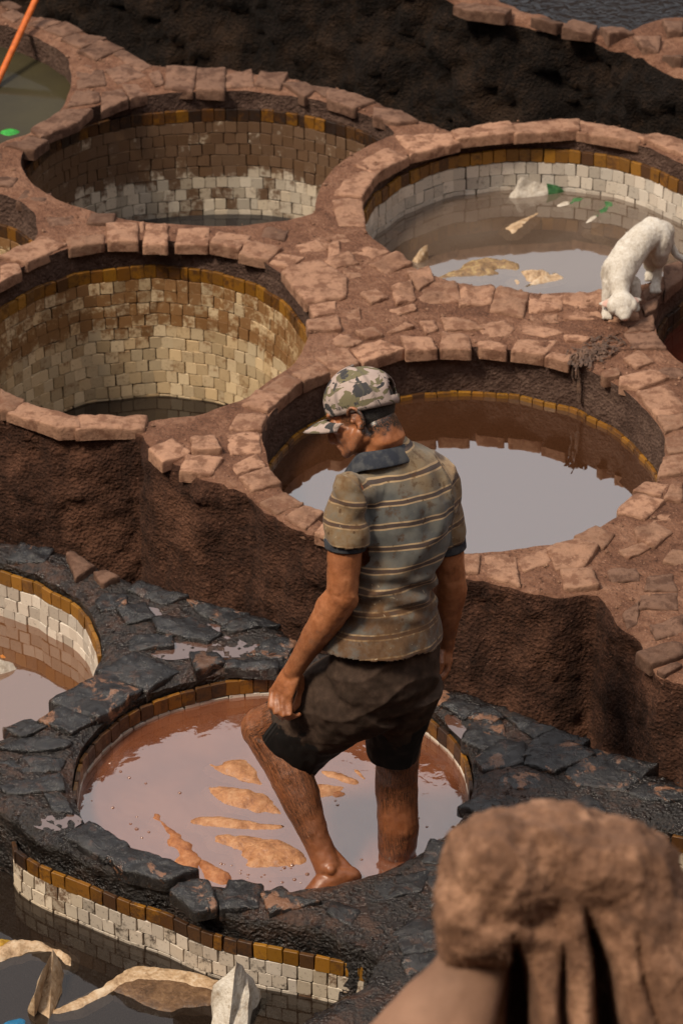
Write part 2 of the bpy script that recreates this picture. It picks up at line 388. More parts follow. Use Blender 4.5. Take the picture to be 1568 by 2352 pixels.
terr2, rims2 = terrace('upper_terrace', OUT2, [H_[k] for k in LOOPS2], T2, -.75, M['earth'], M['wall'], seed=1, amp=.009, wallamp=.62, edgedrop=.005)
tag(terr2, 'reddish brown upper terrace of packed earth and stone holding the back vats', None, None, 'structure')
terr1, rims1 = terrace('lower_terrace', OUT1, [H_[k] for k in LOOPS1], T1, -.75, M['wetmud'], M['wetlip'], seed=2, amp=.011, grid=.011, edgedrop=.015, batter=.0, wallamp=.45)
tag(terr1, 'wet blackened lower terrace around the vat the worker stands in', None, None, 'structure')
RIM = dict(zip(LOOPS1 + LOOPS2, rims1 + rims2))

T3 = .47
OUT3 = Fz([(2300, 480), (1900, 330), (1568, 172), (1520, 150), (1480, 132), (1390, 100), (1300, 64), (1240, 56), (1180, 40), (1100, 24), (1060, 5), (1000, -25), (900, -50), (600, -150), (300, -215), (0, -300), (-600, -480)], T3)
OUT3 = np.vstack([OUT3, [[-4, 8], [6, 8]]])
K_hole = Fz([(1105, -60), (1150, -12), (1200, 13), (1250, 24), (1290, 38), (1345, 45), (1380, 60), (1420, 66), (1465, 60), (1500, 38), (1540, 28), (1580, 30), (1800, 90), (2000, 60), (2000, -250), (1300, -250)], T3)
K_hole = resample(chaikin(K_hole, 1), .03)
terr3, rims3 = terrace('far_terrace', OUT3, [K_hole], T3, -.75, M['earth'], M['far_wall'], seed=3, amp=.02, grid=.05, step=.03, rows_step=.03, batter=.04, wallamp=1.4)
tag(terr3, 'stained retaining terrace across the back, its wall colour darkened for shade', None, None, 'structure')
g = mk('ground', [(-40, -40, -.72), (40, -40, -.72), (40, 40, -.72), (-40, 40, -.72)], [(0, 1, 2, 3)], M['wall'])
tag(g, 'dark soaked earth floor of the channels between the terraces', None, None, 'structure')

M['house'] = earth_mat('house_plaster', (.16, .11, .08), (.25, .18, .135), (.33, .25, .19), speck=.1)
def added_yard_wall(x0, x1, y0, y1, h, label):  # unseen houses, added to cut off low sky light and deepen contrast
    V = [(x, y, z) for z in (-.72, h) for x, y in ((x0, y0), (x1, y0), (x1, y1), (x0, y1))]
    o = mk('added_courtyard_wall', V, [(0, 3, 2, 1), (4, 5, 6, 7), (0, 1, 5, 4), (1, 2, 6, 5), (2, 3, 7, 6), (3, 0, 4, 7)], M['house'], smooth=False); tag(o, label, None, None, 'structure')
added_yard_wall(-12, 12, 13, 14, 4.2, 'unseen house wall added at the back to block low sky')
added_yard_wall(-8.5, -7.5, -12, 13, 6.0, 'unseen house wall added on the left to block low sky')
added_yard_wall(7.5, 8.5, -12, 13, 6.5, 'unseen house wall added on the right to block low sky')
added_yard_wall(-12, 12, -13, -9.6, 10.0, 'unseen house wall added behind the camera to block the sky')

# ------------------------------------------------------------------ vat linings, tiles, liquids
VAT = {}
def vat(key, label, zfloor, mat, rim_z):
    e = empty('tanning_vat', (HC[key][0], HC[key][1], zfloor)); tag(e, label, 'vat', 'round stone vats of the tannery yard'); VAT[key] = e
    R = RIM[key]; n = len(R); N = -normals2(R[:, :2] if area2(R[:, :2]) > 0 else R[::-1, :2])
    ctr = R[:, :2].mean(0); inw = ctr - R[:, :2]; inw /= np.linalg.norm(inw, axis=1)[:, None]
    rows = max(6, int((rim_z - zfloor) / .02)); V = [R]; F = []
    for r in range(1, rows + 1):
        dz = (rim_z - zfloor) * r / rows; zz = R[:, 2] * (1 - r / rows) + zfloor * r / rows
        pp = np.c_[R[:, :2], zz]; ramp = sstep(0, .04, dz)
        off = ramp * (.004 * fbm(pp, 12, 3, 60) + .004 * fbm(pp, 45, 2, 61)) - ramp * .004
        V.append(np.c_[R[:, :2] + inw * off[:, None], zz])
        for i in range(n):
            j = (i + 1) % n; a = (r - 1) * n; F.append((a + i, a + j, a + n + j, a + n + i))
    o = mk('lining', np.vstack(V), F, mat, e)
    return e
def liquid(key, z, mat, label, loop=None, name='water'):
    P = (H_[key] if loop is None else loop); c = P.mean(0)
    P = c + (P - c) * 1.012
    if area2(P) < 0: P = P[::-1]
    o = mk(name, np.c_[P, np.full(len(P), z)], [tuple(range(len(P)))], mat, smooth=False); tag(o, label, None, None, 'structure'); return o

def tile_mesh(seed):
    r = random.Random(seed); w = .5; c = []
    for sx, sz in ((-1, -1), (1, -1), (1, 1), (-1, 1)):
        c.append((sx * w + r.uniform(-.028, .028), sz * w + r.uniform(-.028, .028)))
    # octagon-ish outline with clipped corners, front face raised and bevelled
    out = []
    for i in range(4):
        p, q, s = c[i - 1], c[i], c[(i + 1) % 4]; k = r.uniform(.03, .09)
        out.append((q[0] + (p[0] - q[0]) * k, q[1] + (p[1] - q[1]) * k)); out.append((q[0] + (s[0] - q[0]) * k, q[1] + (s[1] - q[1]) * k))
    tilt = (r.uniform(-.3, .3), r.uniform(-.3, .3))
    V = []
    for ring, (k, y) in enumerate(((1, -1.0), (1, .75), (.965, 1.0))):
        for x, z in out: V.append((x * k, y + (0 if ring == 0 else (x * tilt[0] + z * tilt[1]) * 1.3), z * k))
    F = []
    for a in (0, 8):
        for i in range(8): j = (i + 1) % 8; F.append((a + i, a + j, a + 8 + j, a + 8 + i))
    F.append(tuple(range(16, 24)))
    me = bpy.data.meshes.new('tile'); me.from_pydata(V, [], F); me.update(); return me
TILES = {}
def tile_me(mat, v):
    k = (mat.name, v)
    if k not in TILES: me = tile_mesh(v); me.materials.append(mat); TILES[k] = me
    return TILES[k]
def hole_seen(P, poly, z, m):
    """would the camera see the point P through the mouth of the vat (mouth grown by m)?"""
    v = P - CAM; t = (z - CAM[2]) / v[2]; X = CAM + t * v; c = poly.mean(0)
    return bool(inside(np.array([X[:2]]), c + (poly - c) * (1 + m))[0])
def tiles(owner, curve, rows, ztop, zwater, vis, side=-1, closed=True, proud=.004, size=.0455, limit=300, jit=.6, drop=0.0, zfun=None):
    """rows of single tiles along a wall curve; rows = list of material pickers, top row first"""
    D = resample(curve, .004, closed); n = len(D); N = side * normals2(D, closed) if area2(D) > 0 or not closed else -side * normals2(D, closed)
    N = smooth_loop(N, 4) if closed else N
    L = np.r_[0, np.cumsum(np.linalg.norm(np.diff(D, axis=0), axis=1))]
    items = []; z = ztop
    for ri, pick in enumerate(rows):
        h = size * (1.0 if ri else 1.08); s = rng.uniform(0, .05)
        while s < L[-1] - .02:
            w = size * rng.uniform(.9, 1.08) if rng.random() > .07 * jit else size * .58
            i = int(np.searchsorted(L, s + w / 2)) % n
            zz = z - h / 2 + (rng.uniform(-.0035, .0035) * jit if ri else rng.uniform(-.0015, .0015))
            if zfun: zz += zfun(D[i])
            if zz + h / 2 > zwater - .002:
                p = np.array([*(D[i] + N[i] * proud), zz]); nn = N[i] / (np.linalg.norm(N[i]) + 1e-9)
                toC = CAM - p; fac = (nn @ toC[:2]) / np.linalg.norm(toC)
                if fac > -.02 and vis(p) and rng.random() >= drop * (ri > 1):
                    items.append((fac, p, nn, w - .0022, h - .0022, pick(p, ri)))
            s += w
        z -= h
    items.sort(key=lambda a: -a[0])
    rest = []
    for k, (fac, p, nn, w, h, mat) in enumerate(items):
        X = Vector((-nn[1], nn[0], 0)); Y = Vector((nn[0], nn[1], 0)); Z = Vector((0, 0, 1))
        rot = Matrix((X, Y, Z)).transposed() @ Matrix.Rotation(rng.uniform(-.035, .035) * jit, 3, 'Y')
        mw = Matrix.Translation(Vector(p)) @ rot.to_4x4() @ Matrix.Diagonal((w, .0055, h, 1))
        me = tile_me(mat, rng.randrange(8))
        if k < limit:
            o = bpy.data.objects.new('tile', me); col.objects.link(o); o.parent = owner
            o.matrix_parent_inverse = Matrix.Translation(-Vector(owner.location)) if owner.type == 'EMPTY' else Matrix.Identity(4)
            o.matrix_basis = mw
        else: rest.append((mw, me, mat))
    if rest:
        V, F, mats, mi = [], [], [], []
        for mw, me, mat in rest:
            b = len(V); V += [mw @ v.co for v in me.vertices]
            if mat not in mats: mats.append(mat)
            for f in me.polygons: F.append(tuple(b + q for q in f.vertices)); mi.append(mats.index(mat))
        o = mk('tile_rest', V, F, None, owner, smooth=False)
        for mt in mats: o.data.materials.append(mt)
        o.data.polygons.foreach_set('material_index', np.array(mi, np.int32)); o['kind'] = 'stuff'
    return len(items)
yl = lambda *m: (lambda p, r: m[0] if len(m) == 1 or rng.random() < .6 else m[1])
wt = lambda m: (lambda p, r: m)
def backz(key, y):                    # height of the far wall of a vat at picture row y
    P = H_[key]; Y = P[:, 1].max(); return float(aty(784, y, Y)[2])

# 1 worker's vat
vat('worker', 'black rimmed vat of reddish liquor that the man stands in', -.35, M['wetlip'], T1)
WZ = 0.0
L_work = NT('reddish_tanning_liquor'); 
def work_liquor():
    q = L_work
    base = q.mix(q.mr(q.noise(5, 3, .5), .35, .65), (.23, .080, .037), (.175, .056, .025))
    base = q.mix(q.math('MULTIPLY', q.mr(q.noise(170, 2, .5), .7, .75), .4), base, (.5, .3, .2))
    h = q.math('ADD', q.noise(9, 2, .4, dist=.8), q.math('MULTIPLY', q.noise(26, 2, .5, dist=1.0), .25))
    for lx, ly, am in ((905, 1965, 1.0), (752, 2010, .9), (300, 1860, .5), (405, 1763, .35)):
        c_ = un(lx, ly, 0); d_ = q.n('ShaderNodeVectorMath'); d_.operation = 'DISTANCE'; q.put(d_.inputs[0], q.pos); d_.inputs[1].default_value = (c_[0], c_[1], 0)
        dd = d_.outputs['Value']; h = q.math('ADD', h, q.math('MULTIPLY', q.math('SINE', q.math('MULTIPLY', dd, 190.0)), q.math('MULTIPLY', q.math('POWER', 2.718, q.math('MULTIPLY', dd, -16.0)), .22 * am)))
    q.set(Base_Color=base, Roughness=.035, IOR=3.3, Alpha=.8, Normal=q.bump(h, .12, .03)); return q.m
liquid('worker', WZ, work_liquor(), 'reddish brown tanning liquor in the black rimmed vat')
def silt(key, z, c):
    P = H_[key]; P = P if area2(P) > 0 else P[::-1]; q = NT('silt'); m = q.set(Base_Color=c, Roughness=.9)
    mk('silt', np.c_[P, np.full(len(P), z)], [tuple(range(len(P)))], m, VAT[key], smooth=False)
silt('worker', -.10, (.14, .045, .018))
tiles(VAT['worker'], H_['worker'], [yl(M['ty'], M['ty_dark']), wt(M['tw_clean'])], .060, WZ, lambda p: hole_seen(p, H_['worker'], T1, .1), proud=.007, size=.046)
# 2 vat that mirrors the sky behind the man
vat('reflect', 'stone ringed vat of dark brown liquor mirroring the sky behind the man', -.2, M['plaster'], T2)
zr = backz('reflect', 905)
liquid('reflect', zr, liquid_mat('dark_brown_liquor', (.055, .022, .010), 3.6, .015, .03, 10), 'still dark brown liquor mirroring pale sky behind the man')
tiles(VAT['reflect'], H_['reflect'], [yl(M['ty_bright'], M['ty'])], zr + .016, zr - .03, lambda p: hole_seen(p, H_['reflect'], T2, .06), proud=.008, size=.043)
# 3 deep tiled vat on the left
vat('left', 'deep tiled vat at left, nearly empty, with ochre top row', -.35, M['plaster'], T2)
zl = backz('left', 905); zt = backz('left', 606)
liquid('left', zl, liquid_mat('blackish_liquor', (.02, .014, .010), 1.5, .02, .04, 12), 'black liquor at the bottom of the deep left vat')
tiles(VAT['left'], H_['left'], [yl(M['ty_bright'], M['ty'])] + [wt(M['tw_left'])] * 13, zt, zl, lambda p: hole_seen(p, H_['left'], T2, .07), proud=.006)
# 4 deep tiled vat at the top
vat('top', 'deep tiled vat at upper left with dark stained upper rows', -.35, M['plaster'], T2)
zl = backz('top', 488); zt = backz('top', 247)
liquid('top', zl, liquid_mat('grey_black_liquor', (.028, .025, .024), 1.5, .02, .03, 12), 'grey black liquor at the bottom of the upper left vat')
tiles(VAT['top'], H_['top'], [yl(M['ty_dark'], M['ty'])] + [wt(M['tw_top'])] * 12, zt, zl, lambda p: hole_seen(p, H_['top'], T2, .07), proud=.006)
# 5 vat behind the cat
vat('right', 'vat with white tiles and milky liquor holding sacks, beside the cat', -.2, M['plaster'], T2)
zR = backz('right', 432); zt = backz('right', 339)
liquid('right', zR, liquid_mat('milky_brown_liquor', (.16, .115, .085), 3.5, .02, .02, 9, (.13, .088, .062), .8), 'milky grey brown liquor in the vat beside the cat')
silt('right', zR - .06, (.14, .10, .072))
tiles(VAT['right'], H_['right'], [yl(M['ty_bright'], M['ty'])] + [wt(M['tw_clean'])] * 4, zt, zR, lambda p: hole_seen(p, H_['right'], T2, .1), proud=.006, size=.0475)
# 6 far left vat
vat('far_left', 'vat of cloudy greenish liquor in the far upper left corner', -.2, M['plaster'], T2)
liquid('far_left', T2 - .10, liquid_mat('greenish_liquor', (.05, .042, .022), 1.12, .08, .03, 6, (.04, .034, .02)), 'cloudy olive liquor in the far upper left vat')
# 7 small vat at left edge
vat('small_left', 'small half hidden tiled vat at the left edge between two bigger vats', -.35, M['plaster'], T2)
tiles(VAT['small_left'], H_['small_left'], [yl(M['ty_dark'], M['ty'])] + [wt(M['tw_left'])] * 6, T2 - .12, .0, lambda p: hole_seen(p, H_['small_left'], T2, .12), proud=.006)
liquid('small_left', .0, liquid_mat('black_liquor', (.02, .014, .010), 1.4, .03), 'black liquor inside the small left edge vat')
# 8 right edge vat
vat('edge', 'vat of dark red liquor cut by the right edge, behind the cat', -.35, M['plaster'], T2)
tiles(VAT['edge'], H_['edge'], [yl(M['ty_dark'])] * 2, T2 - .12, T2 - .2, lambda p: hole_seen(p, H_['edge'], T2, .1), proud=.006)
liquid('edge', T2 - .19, liquid_mat('dark_red_liquor', (.07, .016, .009), 1.7, .02), 'dark red liquor in the right edge vat')
# 9 lower left vat
vat('lower_left', 'vat of brown liquor with bright ochre and white tiles at lower left edge', -.35, M['wetlip'], T1)
zH = -.10
liquid('lower_left', zH, liquid_mat('orange_brown_liquor', (.13, .055, .024), 2.7, .015, .02, 8), 'orange brown liquor in the lower left vat')
tiles(VAT['lower_left'], H_['lower_left'], [yl(M['ty_bright'], M['ty_bright'])] + [wt(M['tw_clean'])] * 4, T1 - .035, zH, lambda p: hole_seen(p, H_['lower_left'], T1, .1), proud=.008, size=.044)
# far water behind the retaining wall
liquid(None, T3 - .07, liquid_mat('far_pool', (.010, .010, .012), 1.3, .04, .9, 26), 'dark rippling pool beyond the broken wall at upper right', loop=K_hole, name='pool_water')
R = rims3[0]
V = np.vstack([R, np.c_[R[:, :2], np.full(len(R), T3 - .4)]]); n = len(R)
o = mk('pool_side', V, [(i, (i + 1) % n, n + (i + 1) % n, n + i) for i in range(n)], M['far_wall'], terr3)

# ------------------------------------------------------------------ front basin: tiled outer side of the worker's terrace
BZ = -.125
bas = empty('front_basin', (-.3, -.9, BZ)); tag(bas, 'tiled basin of dark water with sacks in front of the black rim', 'basin')
bcurve = Fz([(70, 1840), (48, 1862), (40, 1882), (54, 1900), (99, 1927), (182, 1959), (291, 2005), (380, 2030), (442, 2062), (510, 2087), (624, 2110), (728, 2130), (800, 2146), (868, 2164)], T1)
bcurve = resample(chaikin(bcurve, 2, False), .01, False)
nb = normals2(bcurve, False)
if nb[len(nb) // 2, 1] > 0: bs = -1
else: bs = 1
bcurve = bcurve + bs * nb * .012
def bpick(p, r):
    if r == 0: return M['ty_bright'] if p[0] > -.06 and rng.random() < .8 else M['ty_dark' if rng.random() < .55 else 'ty']
    return M['tw_front'] if -.52 < p[0] < .09 else M['tw_top']  # dirtier tiles at the left end also carry the shade there
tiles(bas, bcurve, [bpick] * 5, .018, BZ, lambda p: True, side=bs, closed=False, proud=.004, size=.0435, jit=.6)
o = mk('lining', np.vstack([np.c_[bcurve - bs * nb * .002, np.full(len(bcurve), z)] for z in (.02, -.4)]), [(i, i + 1, len(bcurve) + i + 1, len(bcurve) + i) for i in range(len(bcurve) - 1)], M['wetlip'], bas)
wl = np.array([(-2.2, -2.2), (.9, -2.2), (.9, -.4), (.3, -.3), (-.3, .1), (-.9, .1), (-2.2, .5)])
liquid(None, BZ, liquid_mat('black_basin_water', (.020, .013, .009), 1.55, .015, .03, 7, None, .8), 'black water of the basin below the black rim', loop=wl, name='basin_water')
# basin behind the hanging hide at the right
bas2 = empty('side_basin', (1.3, -.6, BZ)); tag(bas2, 'tiled basin side seen behind the hanging hide at right edge', 'basin')
bc2 = resample(Fz([(2100, 2130), (1900, 2040), (1568, 1893), (1480, 1888), (1380, 1920), (1280, 2000)], T1), .01, False)
n2 = normals2(bc2, False); s2 = 1 if n2[len(n2) // 3, 1] < 0 else -1; bc2 = bc2 + s2 * n2 * .014
tiles(bas2, bc2, [yl(M['ty_dark'], M['ty'])] + [wt(M['tw_top'])] * 4, .07, -.16, lambda p: True, side=s2, closed=False, proud=.004, size=.045)
w2 = np.array([(.95, -2.2), (2.6, -2.2), (2.6, -.2), (1.0, .0), (.75, -.4)])
liquid(None, -.14, liquid_mat('black_side_water', (.022, .015, .010), 1.5, .02), 'black water of the basin at the right edge', loop=w2, name='basin_water')
# ------------------------------------------------------------------ stones
STN = []
def stone(owner, poly, z, m, name='rim_stone', top=.007, depth=.04, seed=None, rough=.005, grow=1.17, tilt=.008):
    seed = rng.randrange(10 ** 6) if seed is None else seed
    P = np.asarray(poly, float)
    if area2(P) < 0: P = P[::-1]
    c = P.mean(0); P = c + (P - c) * grow; STN.append((c, math.sqrt(abs(area2(P)))))
    P = chaikin(resample(P, .010), 1); P = resample(P, .014)
    c = P.mean(0); n = len(P); nn = normals2(P)
    q = np.c_[P, np.full(n, seed % 997)]
    P = P - nn * (.002 + .0035 * np.abs(vn(q * 45, seed % 89)) + .004 * np.abs(vn(q * 18, seed % 83)))[:, None]
    size = math.sqrt(abs(area2(P)))
    r = random.Random(seed); tx, ty = r.uniform(-tilt, tilt) / size * .6, r.uniform(-tilt, tilt) / size * .6; dz = r.uniform(-.005, .006)
    V, F = [], []
    rings = [(1, -depth), (1, -.012), (.985, -.0035), (.955, -.0004), (.8, .0008), (.55, .002), (.28, .002)]
    for k, (f, h) in enumerate(rings):
        Q = c + (P - c) * f; d = Q - c
        z3 = np.c_[Q, np.full(n, seed % 991)]
        nz = rough * (fbm(z3, 14, 2, seed % 79) * .8 + fbm(z3, 50, 2, seed % 71) * .5)
        zz = z + top + dz + h + (nz + d[:, 0] * tx + d[:, 1] * ty if k else nz * 0)
        V.append(np.c_[Q, zz])
        if k:
            a, b = (k - 1) * n, k * n
            F += [(a + i, a + (i + 1) % n, b + (i + 1) % n, b + i) for i in range(n)]
    V.append(np.array([[c[0], c[1], z + top + dz + .002]])); a = (len(rings) - 1) * n; cidx = len(rings) * n
    F += [(a + i, a + (i + 1) % n, cidx) for i in range(n)]
    return mk(name, np.vstack(V), F, m, owner)
def stones(owner, c, polys, z, m, name='rim_stone', top=.007, **k):
    for P in polys:
        stone(owner, Fz([cpt(c, *p) for p in P], z + top), z, m, name, top, **k)
S, SF, WS = M['stone'], M['stone_dim'], M['wetstone']
# upper terrace, far part
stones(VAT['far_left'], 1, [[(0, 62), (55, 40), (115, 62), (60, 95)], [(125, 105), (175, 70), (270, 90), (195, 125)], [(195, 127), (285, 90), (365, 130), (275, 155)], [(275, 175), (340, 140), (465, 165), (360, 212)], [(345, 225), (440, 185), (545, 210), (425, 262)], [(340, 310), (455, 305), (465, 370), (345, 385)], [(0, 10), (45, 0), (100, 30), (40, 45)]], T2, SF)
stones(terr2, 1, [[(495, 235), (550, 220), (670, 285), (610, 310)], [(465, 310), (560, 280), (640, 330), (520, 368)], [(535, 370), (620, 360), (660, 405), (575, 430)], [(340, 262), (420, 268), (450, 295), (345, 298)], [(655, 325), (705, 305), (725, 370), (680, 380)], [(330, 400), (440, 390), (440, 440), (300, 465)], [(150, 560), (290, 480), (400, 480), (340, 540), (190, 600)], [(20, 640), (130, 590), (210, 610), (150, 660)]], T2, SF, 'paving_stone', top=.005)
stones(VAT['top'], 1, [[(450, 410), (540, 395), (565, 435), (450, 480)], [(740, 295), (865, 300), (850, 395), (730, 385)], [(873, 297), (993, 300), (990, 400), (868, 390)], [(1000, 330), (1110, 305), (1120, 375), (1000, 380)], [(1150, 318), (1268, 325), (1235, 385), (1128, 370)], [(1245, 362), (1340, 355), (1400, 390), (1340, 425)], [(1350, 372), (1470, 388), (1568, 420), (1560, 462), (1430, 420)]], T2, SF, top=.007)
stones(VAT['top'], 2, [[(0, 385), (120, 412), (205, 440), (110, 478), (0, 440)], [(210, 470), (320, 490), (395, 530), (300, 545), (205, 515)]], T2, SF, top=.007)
# ring of the deep left vat
stones(VAT['left'], 3, [[(0, 110), (180, 20), (285, 55), (125, 130)], [(0, 150), (80, 140), (95, 170), (0, 222)], [(292, 25), (455, 8), (455, 42), (310, 66)], [(470, -45), (605, -40), (608, 38), (480, 36)], [(612, -50), (640, -52), (636, -10), (612, -12)], [(645, -40), (742, -35), (738, 48), (632, 44)], [(790, -25), (920, -18), (915, 45), (776, 42)], [(965, -5), (1105, 15), (1050, 75), (930, 50)], [(1090, 40), (1240, 70), (1180, 120), (1058, 95)], [(1230, 85), (1345, 105), (1270, 155), (1190, 125)], [(1300, 150), (1410, 130), (1520, 200), (1515, 280), (1350, 300), (1258, 178)], [(1362, 320), (1480, 305), (1482, 350), (1385, 370)], [(1357, 387), (1490, 370), (1505, 430), (1362, 435)], [(45, 797), (120, 757), (345, 820), (345, 865), (250, 870)], [(358, 817), (635, 812), (620, 870), (350, 877)], [(0, 692), (108, 745), (60, 787), (0, 782)]], T2, S, top=.007)
stones(terr2, 3, [[(660, 960), (760, 912), (840, 965), (715, 1015)], [(843, 900), (950, 893), (975, 960), (850, 965)], [(825, 972), (980, 990), (930, 1065), (795, 1045)]], T2, S, 'paving_stone', top=.014, tilt=.015)
stones(terr2, 3, [[(1450, 475), (1545, 440), (1568, 500), (1520, 507)], [(1400, 20), (1500, -10), (1560, 40), (1440, 70)], [(1300, 55), (1400, 30), (1440, 75), (1330, 90)], [(1425, 120), (1540, 90), (1580, 140), (1480, 160)]], T2, S, 'paving_stone', top=.005)
# ring of the mirror vat
V2 = VAT['reflect']
stones(V2, 3, [[(1400, 550), (1520, 515), (1568, 560), (1490, 607)], [(1292, 620), (1400, 560), (1462, 605), (1340, 657)], [(1160, 690), (1262, 625), (1332, 662), (1262, 715)], [(1070, 760), (1130, 697), (1265, 717), (1180, 792)], [(1010, 865), (1050, 800), (1176, 802), (1150, 870)], [(1005, 890), (1140, 877), (1152, 965), (1015, 975)], [(1025, 1030), (1130, 977), (1172, 1035), (1045, 1065)], [(1060, 1080), (1180, 1045), (1240, 1110), (1110, 1140)]], T2, S)
stones(V2, 5, [[(1145, 165), (1255, 120), (1337, 165), (1225, 212)], [(1250, 225), (1345, 180), (1430, 207), (1350, 278)], [(1390, 300), (1450, 240), (1560, 260), (1520, 340)]], T2, S)
stones(V2, 4, [[(0, 520), (70, 515), (137, 570), (50, 610), (0, 600)], [(105, 510), (225, 475), (335, 515), (160, 572)], [(320, 460), (450, 460), (480, 517), (350, 525)], [(505, 440), (620, 455), (635, 515), (495, 512)], [(660, 480), (720, 470), (790, 495), (787, 520), (670, 507)], [(840, 470), (1010, 470), (952, 537), (815, 517)], [(985, 530), (1085, 540), (1062, 578), (960, 548)], [(1200, 625), (1280, 600), (1292, 635), (1220, 645)], [(1290, 640), (1420, 610), (1505, 640), (1370, 692), (1290, 667)], [(1370, 707), (1500, 682), (1568, 760), (1568, 800), (1450, 807)], [(1455, 812), (1568, 805), (1590, 850), (1490, 880)], [(1490, 900), (1580, 890), (1600, 960), (1500, 970)], [(1480, 1000), (1600, 985), (1610, 1060), (1460, 1075)]], T2, S, top=.007)
stones(V2, 6, [[(1345, 120), (1400, 75), (1505, 80), (1470, 140)], [(1280, 197), (1350, 140), (1420, 150), (1480, 170), (1400, 240), (1290, 212)], [(1090, 322), (1180, 268), (1270, 310), (1215, 370)], [(970, 372), (1095, 335), (1190, 370), (1130, 450), (1010, 460)], [(830, 395), (965, 373), (985, 430), (870, 468), (840, 430)], [(580, 398), (672, 396), (665, 475), (585, 475)], [(690, 400), (827, 394), (850, 530), (705, 490)], [(470, 395), (560, 398), (560, 470), (450, 460)]], T2, S, top=.007)
stones(terr2, 6, [[(1030, 465), (1165, 460), (1195, 540), (1045, 545)], [(1520, 70), (1568, 80), (1568, 160), (1480, 150)], [(1350, 280), (1440, 240), (1520, 290), (1440, 360), (1370, 330)], [(1280, 375), (1400, 335), (1425, 365), (1330, 410)]], T2, S, 'paving_stone', top=.012, tilt=.015)
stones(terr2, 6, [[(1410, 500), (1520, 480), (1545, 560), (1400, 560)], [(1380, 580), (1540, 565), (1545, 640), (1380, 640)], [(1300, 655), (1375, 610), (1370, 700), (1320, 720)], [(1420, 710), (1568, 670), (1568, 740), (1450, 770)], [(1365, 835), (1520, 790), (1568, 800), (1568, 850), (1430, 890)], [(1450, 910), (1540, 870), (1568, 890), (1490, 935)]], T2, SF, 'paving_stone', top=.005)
stones(terr2, 4, [[(5, 470), (60, 445), (155, 478), (80, 510)], [(120, 440), (200, 420), (250, 455), (170, 470)], [(258, 435), (340, 395), (388, 420), (290, 442)], [(400, 390), (475, 385), (485, 430), (430, 450)], [(500, 380), (625, 390), (690, 430), (520, 430)], [(650, 400), (770, 390), (825, 425), (780, 465), (700, 460)], [(865, 405), (990, 410), (1040, 440), (960, 462), (860, 440)], [(1040, 450), (1170, 465), (1130, 490), (1050, 482)], [(1300, 560), (1370, 520), (1440, 570), (1360, 600)]], T2, S, 'paving_stone', top=.005)
stones(terr2, 4, [[(70, 90), (170, 60), (270, 80), (200, 115)], [(180, 135), (310, 92), (370, 140), (250, 182)], [(140, 275), (215, 250), (265, 290), (190, 320)], [(0, 200), (60, 190), (75, 270), (0, 290)], [(0, 60), (50, 40), (60, 100), (0, 120)], [(270, 340), (380, 320), (390, 350), (290, 370)], [(60, 345), (140, 340), (150, 385), (70, 390)], [(890, 370), (1010, 360), (1020, 400), (900, 395)], [(60, 150), (150, 150), (160, 200), (80, 210)], [(280, 240), (370, 215), (390, 300), (300, 320)]], T2, S, 'paving_stone', top=.004, rough=.008)
VRm = VAT['right']
stones(VRm, 4, [[(345, 172), (450, 150), (472, 207), (400, 250)], [(400, 252), (560, 212), (582, 300), (400, 312)], [(590, 242), (737, 242), (720, 310), (582, 320)], [(745, 252), (885, 267), (860, 370), (720, 340)], [(890, 267), (1037, 272), (1030, 340), (890, 350)], [(1045, 267), (1215, 257), (1220, 370), (1045, 370)], [(1230, 250), (1350, 230), (1370, 370), (1240, 380)]], T2, S, top=.008, rough=.008)
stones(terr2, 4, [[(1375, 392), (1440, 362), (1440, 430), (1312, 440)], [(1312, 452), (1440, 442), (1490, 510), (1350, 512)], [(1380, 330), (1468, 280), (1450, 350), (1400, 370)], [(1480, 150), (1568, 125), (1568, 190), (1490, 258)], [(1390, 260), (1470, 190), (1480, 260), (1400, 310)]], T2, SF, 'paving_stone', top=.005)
stones(VRm, 2, [[(555, 572), (790, 537), (827, 587), (580, 614)], [(832, 545), (1100, 524), (1100, 574), (840, 592)], [(1110, 526), (1280, 556), (1390, 592), (1360, 622), (1115, 577)], [(1370, 607), (1460, 590), (1568, 620), (1600, 700)], [(310, 592), (550, 580), (575, 620), (370, 670)], [(125, 722), (250, 647), (352, 682), (212, 762)], [(25, 852), (112, 752), (212, 767), (152, 862)], [(20, 880), (150, 877), (162, 985), (50, 990)]], T2, S, top=.007)
# lower terrace: blackened slabs
WK = VAT['worker']
stones(terr1, 5, [[(575, 560), (625, 514), (820, 580), (720, 612)], [(420, 602), (470, 557), (560, 580), (550, 630), (450, 640)], [(832, 592), (1083, 655), (985, 710), (880, 650)], [(985, 722), (1090, 662), (1220, 702), (1040, 742)], [(690, 692), (850, 682), (960, 742), (900, 780), (720, 742)], [(520, 640), (640, 620), (680, 680), (560, 700)]], T1, WS, 'paving_stone', top=.008, rough=.007, grow=1.26)
stones(WK, 5, [[(1100, 832), (1200, 762), (1310, 772), (1260, 842)], [(840, 832), (940, 822), (990, 872), (870, 920)], [(250, 1042), (460, 922), (610, 992), (520, 1052), (440, 1112)], [(180, 1132), (270, 1072), (410, 1122), (310, 1182)], [(450, 902), (600, 842), (770, 902), (640, 982)], [(1000, 860), (1120, 850), (1220, 870), (1210, 900), (1010, 890)], [(20, 1160), (130, 1120), (210, 1150), (110, 1200)]], T1, WS, top=.008, rough=.007, grow=1.26)
stones(WK, 6, [[(510, 1062), (560, 1022), (670, 1067), (600, 1120)], [(620, 1112), (700, 1072), (780, 1112), (720, 1150)], [(600, 1215), (650, 1112), (760, 1132), (780, 1210), (690, 1255)], [(430, 1000), (480, 975), (560, 1010), (500, 1060)]], T1, WS, top=.008, rough=.007, grow=1.26)
